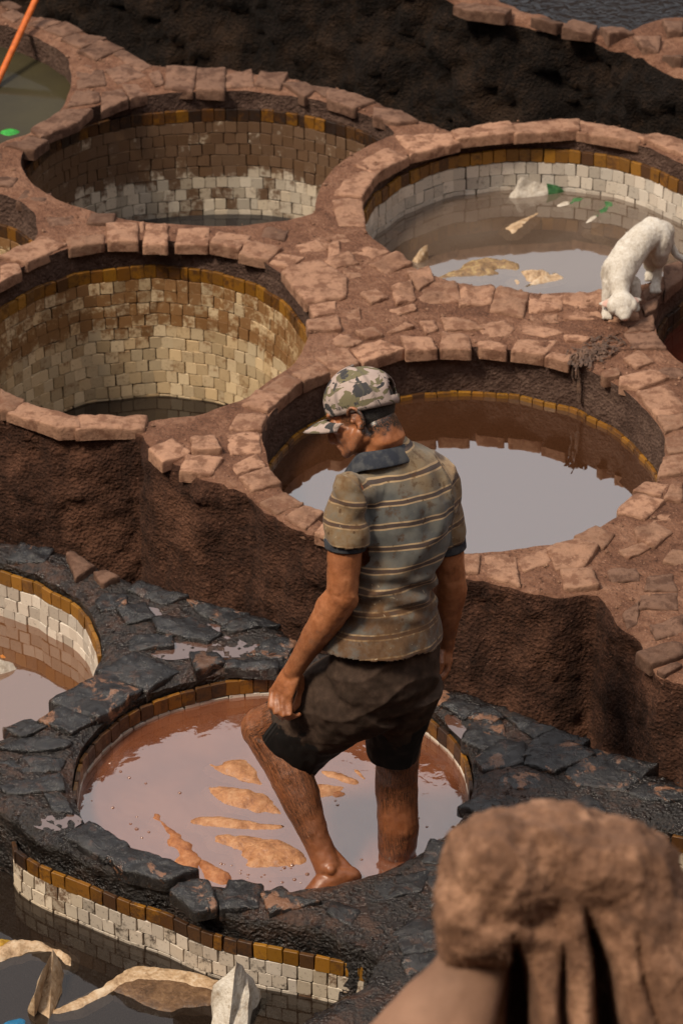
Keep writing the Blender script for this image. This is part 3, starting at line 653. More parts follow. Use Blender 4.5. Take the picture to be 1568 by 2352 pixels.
stones(terr1, 6, [[(790, 1122), (850, 1112), (990, 1172), (900, 1202)], [(870, 1290), (920, 1222), (1000, 1182), (1140, 1222), (1060, 1270)]], T1, WS, 'paving_stone', top=.008, rough=.007, grow=1.26)
stones(WK, 7, [[(100, 0), (10, 50), (140, 62), (280, 42), (300, 10)], [(10, 110), (150, 72), (270, 92), (250, 140), (30, 150)], [(0, 222), (60, 192), (250, 162), (265, 232), (60, 250)], [(200, 252), (300, 280), (320, 330), (230, 322)], [(300, 440), (400, 372), (555, 472), (450, 530)], [(480, 522), (560, 482), (780, 562), (850, 580), (720, 630), (560, 590)], [(760, 682), (830, 642), (920, 642), (950, 742), (860, 760)], [(970, 702), (1010, 632), (1150, 645), (1130, 742), (980, 750)], [(1160, 690), (1250, 662), (1290, 702), (1400, 732), (1200, 772)]], T1, WS, top=.008, rough=.007, grow=1.26)
stones(terr1, 8, [[(0, 782), (20, 732), (140, 762), (100, 832)], [(290, 872), (400, 792), (480, 852), (470, 930), (340, 942)], [(330, 982), (480, 932), (490, 1000), (360, 1042)], [(190, 650), (300, 610), (430, 590), (400, 680), (210, 720)], [(660, 92), (760, 22), (860, 32), (850, 110), (700, 140)], [(880, 112), (930, 32), (1060, 32), (1160, 82), (1000, 150)], [(1070, 152), (1180, 62), (1420, 122), (1300, 220), (1120, 200)], [(1330, 232), (1450, 192), (1568, 222), (1568, 270), (1400, 270)]], T1, WS, 'paving_stone', top=.008, rough=.007, grow=1.26)
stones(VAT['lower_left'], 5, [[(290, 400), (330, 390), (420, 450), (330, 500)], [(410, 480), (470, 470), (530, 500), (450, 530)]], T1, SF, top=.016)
# far wall ledge
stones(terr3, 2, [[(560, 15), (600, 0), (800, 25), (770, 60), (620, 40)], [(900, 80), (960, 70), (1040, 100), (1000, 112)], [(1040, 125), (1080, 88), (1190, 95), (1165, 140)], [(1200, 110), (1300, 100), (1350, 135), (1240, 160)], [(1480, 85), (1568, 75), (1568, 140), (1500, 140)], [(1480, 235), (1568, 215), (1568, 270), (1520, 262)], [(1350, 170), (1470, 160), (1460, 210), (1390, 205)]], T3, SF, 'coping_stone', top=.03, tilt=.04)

# worn, half buried pavers filling the rest of the upper terrace
pad2 = resample(chaikin(OUT2, 1), .05); cand = []
for gy in np.arange(.2, 4.3, .098):
    for gx in np.arange(-1.25, 1.75, .108):
        cand.append((gx + rng.uniform(-.03, .03) + (.05 if int(gy / .098) % 2 else 0), gy + rng.uniform(-.028, .028)))
Q = np.array(cand); k = inside(Q, pad2) & (segdist(Q, pad2) > .045)
for l in LOOPS2: k &= ~inside(Q, H_[l]); k &= segdist(Q, H_[l]) > .055
base_n = len(STN)
for x, y in Q[k]:
    u_, v_, _ = proj((x, y, T2))
    if not (-60 < u_ < 1640 and -60 < v_ < 1700): continue
    if any(np.hypot(x - c[0], y - c[1]) < s_ * (.5 if i < base_n else .42) + .040 for i, (c, s_) in enumerate(STN)): continue
    a0 = rng.uniform(-.35, .35); n_ = rng.choice([4, 4, 4, 5]); rx, ry = rng.uniform(.048, .068), rng.uniform(.040, .056)
    pl = [(x + rx * 1.2 * math.cos(a0 + math.pi / 4 + 2 * math.pi * i / n_) * rng.uniform(.85, 1.15), y + ry * 1.2 * math.sin(a0 + math.pi / 4 + 2 * math.pi * i / n_) * rng.uniform(.85, 1.15)) for i in range(n_)]
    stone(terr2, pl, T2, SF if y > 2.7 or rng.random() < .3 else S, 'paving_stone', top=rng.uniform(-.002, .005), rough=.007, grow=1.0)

pad1 = resample(chaikin(OUT1, 1), .05); cand = []
for gy in np.arange(-.85, 1.3, .115):
    for gx in np.arange(-1.0, 1.45, .13):
        cand.append((gx + rng.uniform(-.035, .035) + (.06 if int((gy + 1) / .115) % 2 else 0), gy + rng.uniform(-.03, .03)))
Q = np.array(cand); k = inside(Q, pad1) & (segdist(Q, pad1) > .05)
for l in LOOPS1: k &= ~inside(Q, H_[l]); k &= segdist(Q, H_[l]) > .055
base_n = len(STN)
for x, y in Q[k]:
    if any(np.hypot(x - c[0], y - c[1]) < s_ * (.5 if i < base_n else .42) + .045 for i, (c, s_) in enumerate(STN)): continue
    a0 = rng.uniform(-.35, .35); n_ = rng.choice([4, 4, 5]); rx, ry = rng.uniform(.058, .078), rng.uniform(.046, .06)
    pl = [(x + rx * 1.2 * math.cos(a0 + math.pi / 4 + 2 * math.pi * i / n_) * rng.uniform(.85, 1.15), y + ry * 1.2 * math.sin(a0 + math.pi / 4 + 2 * math.pi * i / n_) * rng.uniform(.85, 1.15)) for i in range(n_)]
    stone(terr1, pl, T1, WS, 'paving_stone', top=rng.uniform(.0, .006), rough=.007, grow=1.14)
# ------------------------------------------------------------------ modelling by blended volumes (people, animals, hides)
def nrm(v): v = np.asarray(v, float); return v / (np.linalg.norm(v) + 1e-12)
class Blob:
    def __init__(s): s.V, s.F = [], []
    def _add(s, V, F): b = len(s.V); s.V += [tuple(v) for v in V]; s.F += [tuple(b + i for i in f) for f in F]
    def loft(s, st, n=18, cap=.6):
        """st: list of (centre, u_vec, v_vec) rings; ends closed with a domed cap"""
        st = [(np.asarray(p, float), np.asarray(u, float), np.asarray(v, float)) for p, u, v in st]
        def end(a, b):
            t = nrm(a[0] - b[0]); r = min(np.linalg.norm(a[1]), np.linalg.norm(a[2])) * cap
            return [(a[0] + t * r * .55, a[1] * .8, a[2] * .8), (a[0] + t * r * .9, a[1] * .42, a[2] * .42)]
        e0, e1 = end(st[0], st[1]), end(st[-1], st[-2])
        st = e0[::-1] + st + e1
        a = np.linspace(0, 2 * math.pi, n, endpoint=False); V, F = [], []
        for p, u, v in st: V += [p + u * math.cos(x) + v * math.sin(x) for x in a]
        for k in range(len(st) - 1):
            for i in range(n): j = (i + 1) % n; F.append((k * n + i, k * n + j, (k + 1) * n + j, (k + 1) * n + i))
        V.append(st[0][0]); V.append(st[-1][0]); c0, c1 = len(V) - 2, len(V) - 1; q = (len(st) - 1) * n
        for i in range(n): j = (i + 1) % n; F.append((j, i, c0)); F.append((q + i, q + j, c1))
        s._add(V, F)
    def tube(s, pts, rad, n=14, hint=(0.3, 1, .2), cap=.9, flat=None):
        pts = [np.asarray(p, float) for p in pts]; st = []
        for i, p in enumerate(pts):
            t = nrm(pts[min(i + 1, len(pts) - 1)] - pts[max(i - 1, 0)])
            u = nrm(np.asarray(hint, float) - t * (t @ np.asarray(hint, float))); v = np.cross(t, u)
            r = rad[i] if isinstance(rad, (list, tuple)) else rad
            a, b = (r if isinstance(r, (list, tuple)) else (r, r))
            st.append((p, u * a, v * b))
        s.loft(st, n, cap)
    def ball(s, c, A, B, Cc, n=16, m=10):
        c, A, B, Cc = [np.asarray(x, float) for x in (c, A, B, Cc)]; V, F = [], []
        for i in range(1, m):
            th = math.pi * i / m
            for j in range(n): ph = 2 * math.pi * j / n; V.append(c + A * math.sin(th) * math.cos(ph) + B * math.sin(th) * math.sin(ph) + Cc * math.cos(th))
        V += [c + Cc, c - Cc]; t, b = len(V) - 2, len(V) - 1
        for i in range(m - 2):
            for j in range(n): k = (j + 1) % n; F.append((i * n + j, i * n + k, (i + 1) * n + k, (i + 1) * n + j))
        for j in range(n): k = (j + 1) % n; F.append((t, k, j)); F.append((b, (m - 2) * n + j, (m - 2) * n + k))
        s._add(V, F)
    def mesh(s, name, voxel, smooth=3, fac=.5):
        me = bpy.data.meshes.new(name); me.from_pydata(s.V, [], s.F); me.update()
        bm = bmesh.new(); bm.from_mesh(me); bmesh.ops.recalc_face_normals(bm, faces=bm.faces); bm.to_mesh(me); bm.free()
        o = bpy.data.objects.new('tmp', me); col.objects.link(o)
        r = o.modifiers.new('r', 'REMESH'); r.mode = 'VOXEL'; r.voxel_size = voxel
        if smooth: q = o.modifiers.new('s', 'SMOOTH'); q.factor = fac; q.iterations = smooth
        dg = bpy.context.evaluated_depsgraph_get(); dg.update()
        out = bpy.data.meshes.new_from_object(o.evaluated_get(dg)); out.name = name
        bpy.data.objects.remove(o); bpy.data.meshes.remove(me)
        out.materials.clear(); return out
def getco(me):
    a = np.empty(len(me.vertices) * 3); me.vertices.foreach_get('co', a); return a.reshape(-1, 3)
def setco(me, P): me.vertices.foreach_set('co', P.ravel()); me.update()
def getno(me):
    a = np.empty(len(me.vertices) * 3); me.vertex_normals.foreach_get('vector', a); return a.reshape(-1, 3)
def setattr_(me, name, val):
    a = me.attributes.new(name, 'FLOAT', 'POINT'); a.data.foreach_set('value', np.asarray(val, np.float32))
def setvec(me, name, val):
    a = me.attributes.new(name, 'FLOAT_VECTOR', 'POINT'); a.data.foreach_set('vector', np.asarray(val, np.float32).ravel())
def axis_coord(P, pts):
    """nearest point on a polyline: distance along it, distance to it, and index-free direction coordinates"""
    pts = [np.asarray(p, float) for p in pts]; best = np.full(len(P), 1e9); s = np.zeros(len(P)); L = 0; Q = np.zeros_like(P)
    for a, b in zip(pts[:-1], pts[1:]):
        ab = b - a; l = np.linalg.norm(ab); t = np.clip((P - a) @ ab / l ** 2, 0, 1); q = a + t[:, None] * ab; d = np.linalg.norm(P - q, axis=1)
        k = d < best; best[k] = d[k]; s[k] = L + t[k] * l; Q[k] = q[k]; L += l
    return s, best, P - Q

def cutmesh(me, mask):
    bm = bmesh.new(); bm.from_mesh(me); bm.verts.ensure_lookup_table()
    bmesh.ops.delete(bm, geom=[bm.verts[i] for i in np.nonzero(mask)[0]], context='VERTS'); bm.to_mesh(me); bm.free(); me.update()
def solidify(o, t): m_ = o.modifiers.new('t', 'SOLIDIFY'); m_.thickness = t; m_.offset = -1
# ------------------------------------------------------------------ the worker
Y0 = float(un(905, 1965, 0)[1])
RD = nrm((.80, .60, 0)); FD = nrm((-.60, .80, 0)); ZU = np.array([0, 0, 1.0])
man = empty('person', (float(un(905, 1965, 0)[0]), Y0, -.28))
tag(man, 'barefoot man in striped polo shirt, dark shorts and camouflage cap wading in the vat', 'person')
Ra, Rk, Rh = aty(905, 2075, Y0), aty(909, 1795, Y0 + .06), aty(930, 1535, Y0 + .02)
La = un(756, 1996, .045); Lk = aty(604, 1676, La[1] + .21); Lh = aty(840, 1560, Y0 - .05)
Ls, Le, Lw = aty(802, 1124, Y0 + .0), aty(785, 1368, Y0 - .08), aty(672, 1542, Y0 - .03)
Rs, Re, Rw = aty(1008, 1100, Y0 + .17), aty(1034, 1330, Y0 + .13), aty(1020, 1490, Y0 + .17)
C7 = aty(880, 1020, Y0 + .135)
HCn = aty(832, 940, Y0 + .17)
hf = nrm(-.90 * RV - .31 * UV + .22 * DV); hu = -.32 * RV + .94 * UV; hu = nrm(hu - hf * (hu @ hf)); hr = np.cross(hf, hu)
def hp(f, h, l=0): return HCn + hf * f + hu * h + hr * l
def lerp(a, b, t): return np.asarray(a) * (1 - t) + np.asarray(b) * t
B = Blob()
TORSO = [((877, 1560), -.02, .150, .120), ((880, 1503), 0, .150, .118), ((890, 1440), .02, .135, .105), ((900, 1375), .03, .122, .092), ((912, 1290), .06, .135, .095), ((924, 1190), .09, .155, .102), ((924, 1130), .11, .16, .10), ((918, 1100), .12, .13, .085), ((905, 1066), .125, .09, .068), ((888, 1034), .13, .062, .058)]
def tor(dx): return [(aty(x, y, Y0 + dy), RD * (a + dx), FD * (b + dx)) for (x, y), dy, a, b in TORSO]
B.loft(tor(-.022), 28)
# legs
def along(a, b, ts, off=None): return [lerp(a, b, t) + (0 if off is None else np.asarray(o)) for t, o in zip(ts, off or [0] * len(ts))]
kd = nrm(Lk - La); sideL = nrm(np.cross(kd, DV)); bk = nrm(np.cross(kd, sideL))
fwdL = nrm((Lk - Lh) * [1, 1, 0]); 
B.tube([Lh + [.0, 0, .02], lerp(Lh, Lk, .5), lerp(Lh, Lk, .85), Lk + .01 * fwdL], [.07, .066, .060, .058], 18)
def shin(K, A, fw, sc=1.0):
    t = nrm(A - K); f = nrm(fw - t * (t @ fw)); s = np.cross(t, f); st = []
    for q, (back, wf, ws) in [(-.05, (.004, .052, .054)), (.06, (.004, .052, .054)), (.18, (.010, .051, .052)), (.34, (.017, .055, .053)), (.5, (.014, .050, .050)), (.66, (.007, .041, .041)), (.8, (.002, .034, .034)), (.92, (0, .032, .032)), (1.0, (0, .034, .034))]:
        st.append((lerp(K, A, q) - f * back, f * wf * sc, s * ws * sc))
    B.loft(st, 20)
shin(Lk, La, fwdL, 1.12); B.ball(Lk + fwdL * .02, fwdL * .042, np.cross(fwdL, ZU) * .044, ZU * .05)
B.tube([Rh + [0, 0, .02], lerp(Rh, Rk, .5), lerp(Rh, Rk, .9), Rk], [.072, .066, .058, .056], 18)
shin(Rk, Ra, nrm((-.4, .9, 0)), 1.08); 
def foot(A, fw, K):
    fw = nrm(fw); leg = nrm(K - A); s = nrm(np.cross(leg, fw)); up_ = np.cross(fw, s)
    P = lambda f, z, l=0: A + fw * f + s * l + up_ * (z - .075)
    B.loft([(P(-.055, .028), s * .027, up_ * .024), (P(-.035, .036), s * .033, up_ * .034), (P(0, .045), s * .034, up_ * .043), (P(.05, .04), s * .036, up_ * .036), (P(.1, .028), s * .043, up_ * .026), (P(.14, .018), s * .046, up_ * .018), (P(.165, .014), s * .044, up_ * .014)], 18)
    B.tube([A + leg * .02, P(0, .06), P(-.01, .04)], [.036, .037, .036], 14)
    for i, (l, ln, r) in enumerate(((-.034, .062, .0125), (-.013, .058, .0095), (.004, .052, .009), (.019, .045, .0085), (.033, .036, .008))):
        l = l if True else -l
        B.tube([P(.145, .014, l), P(.165 + ln * .3, .014, l), P(.15 + ln, .010, l)], [r * 1.05, r, r * .9], 10)
    for l in (-.034, .034): B.ball(P(0, .072, l), fw * .014, s * .011, up_ * .016)
    # heel cord
    B.tube([A - fw * .018 + leg * .10, A - fw * .026 + leg * .04, P(-.040, .045)], [.014, .013, .018], 10)
foot(La, (-.72, -.30, -.30), Lk)
foot(Ra, (-.55, .84, -.05), Rk)
# arms
def arm(S_, E_, W_, outw):
    B.ball(S_, RD * .042, FD * .044, ZU * .046)
    t = nrm(E_ - S_)
    B.tube([S_, lerp(S_, E_, .25), lerp(S_, E_, .5), lerp(S_, E_, .78), lerp(S_, E_, .95)], [.040, (.044, .042), (.049, .046), (.045, .043), (.042, .042)], 18)
    B.ball(E_ + outw * .006, nrm(E_ - S_) * .04, np.cross(t, outw) * .037, outw * .036)
    B.tube([lerp(E_, W_, -.03), lerp(E_, W_, .12), lerp(E_, W_, .3), lerp(E_, W_, .55), lerp(E_, W_, .8), lerp(E_, W_, 1.0)], [.040, (.045, .047), (.046, .044), (.039, .037), (.031, .029), (.030, .026)], 18)
arm(Ls, Le, Lw, nrm((.5, -.8, .1)))
B.ball(Le + np.array([.022, -.008, -.008]), [.022, 0, 0], [0, .022, 0], [0, 0, .03])      # point of the elbow
arm(Rs, Re, Rw, nrm((.8, -.5, .1)))
# left hand: loose fist, back of the hand to the camera
wL = proj(Lw)[2]
def pw(x, y, dw, w=None): return atw(x, y, (w or wL) + dw)
KN = [pw(626, 1588, .022), pw(636, 1599, .010), pw(650, 1605, .0), pw(665, 1608, -.004)]
PI = [pw(622, 1622, .008), pw(634, 1637, -.002), pw(650, 1643, -.008), pw(666, 1640, -.010)]
DI = [pw(634, 1636, .028), pw(648, 1648, .020), pw(664, 1650, .014), pw(677, 1646, .008)]
TP = [pw(648, 1630, .036), pw(661, 1640, .030), pw(676, 1645, .026), pw(687, 1641, .016)]
for i in range(4):
    r = (.0105, .0108, .0105, .0092)[i]
    B.tube([lerp(Lw, KN[i], .55), KN[i], lerp(KN[i], PI[i], .5), PI[i], DI[i], TP[i]], [r * 1.0, r * 1.12, r * .95, r * 1.02, r * .9, r * .8], 12)
    B.ball(KN[i], RV * .0125, UV * .0115, DV * .012)
kc = (KN[1] + KN[2]) / 2
B.loft([(Lw, nrm(KN[3] - KN[0]) * .029, DV * .022), (lerp(Lw, kc, .4), nrm(KN[3] - KN[0]) * .034, DV * .02), (lerp(Lw, kc, .8), nrm(KN[3] - KN[0]) * .037, DV * .017), (kc + DV * .004, nrm(KN[3] - KN[0]) * .034, DV * .014)], 16)
B.tube([pw(688, 1556, .028), pw(692, 1590, .045), pw(684, 1616, .052), pw(672, 1630, .05)], [.014, .012, .011, .009], 12)
# right hand
wR = proj(Rw)[2]; q = lambda x, y, dw: pw(x, y, dw, wR)
KN2 = [q(1010, 1522, .02), q(1018, 1526, .008), q(1026, 1525, -.004), q(1032, 1518, -.014)]
for i in range(4):
    k = KN2[i]; e = [q(1008, 1548, .012), q(1016, 1552, .002), q(1023, 1548, -.010), q(1028, 1540, -.018)][i]; d_ = [q(1003, 1560, .006), q(1010, 1563, -.004), q(1015, 1559, -.014), q(1020, 1552, -.02)][i]; tt = [q(998, 1565, .0), q(1003, 1568, -.008), q(1007, 1564, -.018), q(1012, 1558, -.022)][i]
    B.tube([lerp(Rw, k, .5), k, e, d_, tt], [.0105, .0115, .010, .009, .008], 12)
B.loft([(Rw, RV * .024, DV * .026), (q(1021, 1508, 0), RV * .022, DV * .033), (q(1021, 1524, 0), RV * .02, DV * .034)], 16)
B.tube([q(1012, 1500, -.03), q(1012, 1525, -.045), q(1008, 1545, -.04)], [.013, .012, .010], 12)
# neck and head
B.tube([C7 - UV * .03 + DV * .02, C7 + hf * .012, hp(-.03, -.085), hp(-.022, -.05)], [.060, .056, .055, .056], 18)
B.tube([hp(.0, -.07, -.045), lerp(hp(.0, -.07, -.045), C7 + hf * .07, .9)], [.016, .018], 10)    # neck muscle
B.ball(hp(.0, .018), hf * .089, hr * .074, hu * .086, 24, 16)
B.ball(hp(.042, -.04), hf * .049, hr * .058, hu * .066)
B.ball(hp(.038, -.072), hf * .046, hr * .052, hu * .030)
B.tube([hp(.012, -.055, -.052), hp(.05, -.082, -.040), hp(.078, -.094, 0), hp(.05, -.082, .040), hp(.012, -.055, .052)], [.017, .016, .016, .016, .017], 12)
B.ball(hp(.078, -.092), hf * .014, hr * .02, hu * .014)
B.tube([hp(.082, .004), hp(.092, -.02), hp(.101, -.043), hp(.103, -.052)], [.009, .010, .0125, .011], 12)
for l in (-1, 1):
    B.ball(hp(.093, -.054, l * .011), hf * .010, hr * .008, hu * .008)
    B.ball(hp(.066, -.028, l * .043), hf * .020, hr * .017, hu * .015)
    B.ball(hp(.079, .012, l * .026), hf * .010, hr * .024, hu * .009)
    B.ball(hp(.072, -.009, l * .031), hf * .013, hr * .014, hu * .010)
    e0 = hp(.006, -.018, l * .078)
    ax = nrm(hf * .25 + hu); bx = nrm(hf - ax * (hf @ ax)); ou = hr * l
    B.ball(e0 - ou * .006, bx * .015, ou * .006, ax * .027)
    path = [e0 + ax * (.030 * math.sin(t)) - bx * (.017 * math.cos(t)) + ou * (.008 if -1.2 < t < 2.2 else .003) for t in np.linspace(-1.35, 2.5, 9)]
    B.tube(path, .0048, 8)
    B.ball(e0 - ax * .026 + bx * .004 + ou * .002, bx * .008, ou * .005, ax * .009)
    B.ball(e0 + bx * .013 - ax * .002, bx * .005, ou * .007, ax * .008)
B.ball(hp(.090, -.071), hf * .007, hr * .023, hu * .005); B.ball(hp(.087, -.080), hf * .007, hr * .02, hu * .005)
body = B.mesh('body', .0034, 4, .5)
P = getco(body); N = getno(body)
sl, dl, vl = axis_coord(P, [Lk + (Lh - Lk) * .5, Lk, La, La - ZU * .06]); sr, dr, vr_ = axis_coord(P, [Rk + (Rh - Rk) * .5, Rk, Ra])
isL = (dl < .1) & (dl < dr) & (P[:, 2] < .5); isR = (dr < .1) & (dr <= dl) & (P[:, 2] < .4)
ankle = np.minimum(np.linalg.norm(P - La, axis=1), np.linalg.norm(P - Ra, axis=1))
hairm = (isL | isR) * sstep(.05, .13, ankle)
lc = np.zeros_like(P)
for msk, s_, v_ in ((isL, sl, vl), (isR, sr, vr_)):
    lc[msk] = np.c_[np.arctan2(v_[msk] @ nrm((1, 0, 0)), v_[msk] @ nrm((0, 1, .3))), s_[msk], np.zeros(msk.sum())]
saL, daL, vaL = axis_coord(P, [Le, Lw]); saR, daR, vaR = axis_coord(P, [Re, Rw])
for msk, s_, v_ in (((daL < .07) & ~isL & ~isR, saL, vaL), ((daR < .07) & ~isL & ~isR, saR, vaR)):
    lc[msk] = np.c_[np.arctan2(v_[msk] @ nrm((1, 0, 0)), v_[msk] @ nrm((0, 1, .3))), s_[msk], np.ones(msk.sum())]
    hairm = np.maximum(hairm, msk * .38 * sstep(.06, .2, s_) * (1 - sstep(.26, .31, s_)))
h_ = P - HCn; cf, ch, cl_ = h_ @ hf, h_ @ hu, h_ @ hr
head = np.linalg.norm(h_, axis=1) < .17
edge = .012 * fbm(P, 60, 3, 5)
scalp = head * sstep(-.082, -.062, ch + edge) * sstep(.006, -.008, cf + .25 * (ch + .03) + edge) * sstep(.04, .05, np.abs(cl_) + (cf < -.02) * .1)
side = head * sstep(-.030, -.018, ch + edge) * sstep(.045, .033, np.abs(cf - .032) * 1.6 + edge) * (np.abs(cl_) > .045)
beard = head * sstep(-.038, -.062, ch + edge * .7) * sstep(.0, .03, cf + edge) * .55
setattr_(body, 'scalp', np.clip(scalp + side * .7, 0, 1)); setattr_(body, 'beard', beard); setattr_(body, 'hair', hairm)
setattr_(body, 'dye', np.clip(sstep(.32, .0, P[:, 2]) * (isL | isR) + .35 * (isL | isR), 0, 1)); setvec(body, 'lc', lc)
# small anatomical unevenness
setco(body, P + N * (.0011 * fbm(P, 45, 2, 3) + .0018 * fbm(P, 14, 2, 4))[:, None])
def skin_mat():
    q = NT('skin')
    n = q.noise(18, 5, .6); m = q.noise(120, 4, .6)
    c = q.ramp(q.math('MULTIPLY_ADD', m, .35, q.math('MULTIPLY', n, .65)), [(.33, (.20, .068, .026)), (.5, (.33, .122, .050)), (.68, (.45, .185, .085))])
    c = q.mix(q.math('MULTIPLY', q.attr('dye'), .7), c, q.mix(n, (.11, .032, .011), (.26, .088, .034)))
    lcv = q.attr('lc', 'Vector')
    w1 = q.noise(1.0, 3, .55, q.scale(lcv, 13, 16, 5), 1.2); w2 = q.noise(1.0, 3, .55, q.scale(lcv, 26, 28, 9), 1.0)
    hr_ = q.math('MAXIMUM', q.mr(q.math('ABSOLUTE', q.math('SUBTRACT', w1, .5)), .052, .016), q.mr(q.math('ABSOLUTE', q.math('SUBTRACT', w2, .5)), .055, .018))
    patch = q.mr(q.noise(9, 3, .5), .28, .55)
    c = q.mix(q.math('MULTIPLY', q.math('MULTIPLY', hr_, q.attr('hair')), q.math('MULTIPLY', patch, .9)), c, (.022, .009, .005))
    st = q.noise(420, 2, .6)
    c = q.mix(q.math('MULTIPLY', q.attr('beard'), q.mr(st, .42, .6)), c, (.16, .1, .075))
    c = q.mix(q.math('MULTIPLY', q.attr('scalp'), q.mr(q.noise(300, 3, .7), .3, .5)), c, (.022, .017, .014))
    q.set(Base_Color=c, Roughness=q.mr(q.noise(25, 3, .5), .35, .65, .30, .52), Normal=q.bump(q.math('ADD', q.noise(260, 3, .6), q.math('MULTIPLY', hr_, q.math('MULTIPLY', q.attr('hair'), .6))), .35, .0016))
    q.b.inputs['Subsurface Weight'].default_value = .08; q.b.inputs['Subsurface Radius'].default_value = (.02, .008, .004); q.b.inputs['Subsurface Scale'].default_value = .3
    return q.m
link('body', body, skin_mat(), man)

# ------------------------------------------------------------------ polo shirt
SH = Blob()
SHIRT = [((872, 1484), -.006, .180, .138), ((875, 1462), 0, .176, .135), ((884, 1410), .02, .150, .118), ((892, 1362), .03, .130, .104), ((898, 1322), .045, .130, .102), ((908, 1278), .06, .143, .106), ((920, 1200), .09, .166, .114), ((922, 1140), .11, .172, .110), ((918, 1100), .12, .160, .098), ((907, 1066), .125, .124, .084), ((892, 1036), .13, .078, .070), ((884, 1018), .132, .066, .062)]
SH.loft([(aty(x, y, Y0 + dy), RD * a, FD * b) for (x, y), dy, a, b in SHIRT], 32, cap=.15)
SLl = [lerp(aty(875, 1128, Y0 + .07), Ls, .4), Ls + [.004, 0, .004], lerp(Ls, Le, .28), lerp(Ls, Le, .52)]
SLr = [lerp(aty(955, 1120, Y0 + .12), Rs, .4), Rs + [-.006, 0, .004], lerp(Rs, Re, .3), lerp(Rs, Re, .62)]
SH.tube(SLl, [.058, .056, .058, (.064, .060)], 22, cap=.12); SH.tube(SLr, [.064, .058, .056, (.055, .055)], 22, cap=.12)
for q_, r_ in ((Ls, .048), (Rs, .048)): SH.ball(q_ + ZU * .0, RD * r_, FD * r_, ZU * r_)
shirt = SH.mesh('shirt', .0042, 12, .5)
P = getco(shirt); N = getno(shirt)
TAX = [aty(x, y, Y0 + dy) for (x, y), dy, a, b in SHIRT]
AXD = nrm(TAX[-2] - TAX[0]); st_ = (P - TAX[0]) @ AXD; sL_, dL_, vL_ = axis_coord(P, SLl); sR_, dR_, vR_ = axis_coord(P, SLr)
onL = (dL_ < .078) & ((P - Ls) @ RD < .012 + .0 * dL_) & (sL_ > .03); onR = (dR_ < .072) & ((P - Rs) @ RD > -.016) & (sR_ > .03)
LT = sum(np.linalg.norm(np.array(b) - np.array(a)) for a, b in zip(TAX[:-1], TAX[1:]))
LLl = sum(np.linalg.norm(b - a) for a, b in zip(SLl[:-1], SLl[1:])); LLr = sum(np.linalg.norm(b - a) for a, b in zip(SLr[:-1], SLr[1:]))
# folds: horizontal ruck at the waist, drag lines from the armpits, soft vertical creases on the back
up = st_; side_ = (P - TAX[4]) @ RD
w = np.exp(-((up - .165) / .055) ** 2)
f1 = (np.sin((up * 95 + side_ * 22 + 1.4 * fbm(P, 9, 2, 31)) ) + .5 * (1 - 2 * np.abs(np.sin(up * 60 - side_ * 18 + fbm(P, 7, 2, 30))))) * w * .0080
f2 = np.sin((up * 50 - side_ * 38) + 1.3 * fbm(P, 8, 2, 33)) * np.exp(-((up - .30) / .09) ** 2) * .0048
f3 = np.sin(side_ * 75 + 1.6 * fbm(P, 7, 2, 35)) * sstep(.28, .36, up) * (1 - sstep(.46, .54, up)) * .0042
f4 = np.sin(side_ * 60 + 2 * fbm(P, 7, 2, 36)) * (1 - sstep(.0, .12, up)) * .0045
onS = onL | onR
fs = np.sin(np.where(onL, sL_, sR_) * 70 + (P @ FD) * 45 + 1.5 * fbm(P, 12, 2, 37)) * .0044
disp = np.where(onS, fs, f1 + f2 + f3 + f4) + .0026 * fbm(P, 16, 3, 38) + .0035 * fbm(P, 6, 2, 39)
setco(shirt, P + N * disp[:, None])
sv = np.where(onL, LLl - sL_ + .012, np.where(onR, LLr - sR_ + .012, st_ - .10 * side_)) + .0025 * fbm(P, 14, 2, 44)
setattr_(shirt, 'stripe', sv); setattr_(shirt, 'tan', np.where(onS, 1.0, sstep(.38, .50, st_ + .05 * fbm(P, 6, 2, 90)) * .8)); setattr_(shirt, 'low', np.where(onS, .55, 1 - sstep(.11, .33, st_ + .04 * fbm(P, 7, 2, 93))))
sd = np.minimum(np.abs((P - Ls) @ RD - .012), np.abs((P - Rs) @ RD + .016)) 
setattr_(shirt, 'seam', np.clip(1 - sd / .0035, 0, 1) * ((dL_ < .085) | (dR_ < .08)) * (st_ > .33))
hemn = .004 * fbm(P, 10, 2, 77)
cutmesh(shirt, ((~onS) & (st_ < .008 + hemn + .02 * side_)) | (onL & (sL_ > LLl - .005)) | (onR & (sR_ > LLr - .005)))
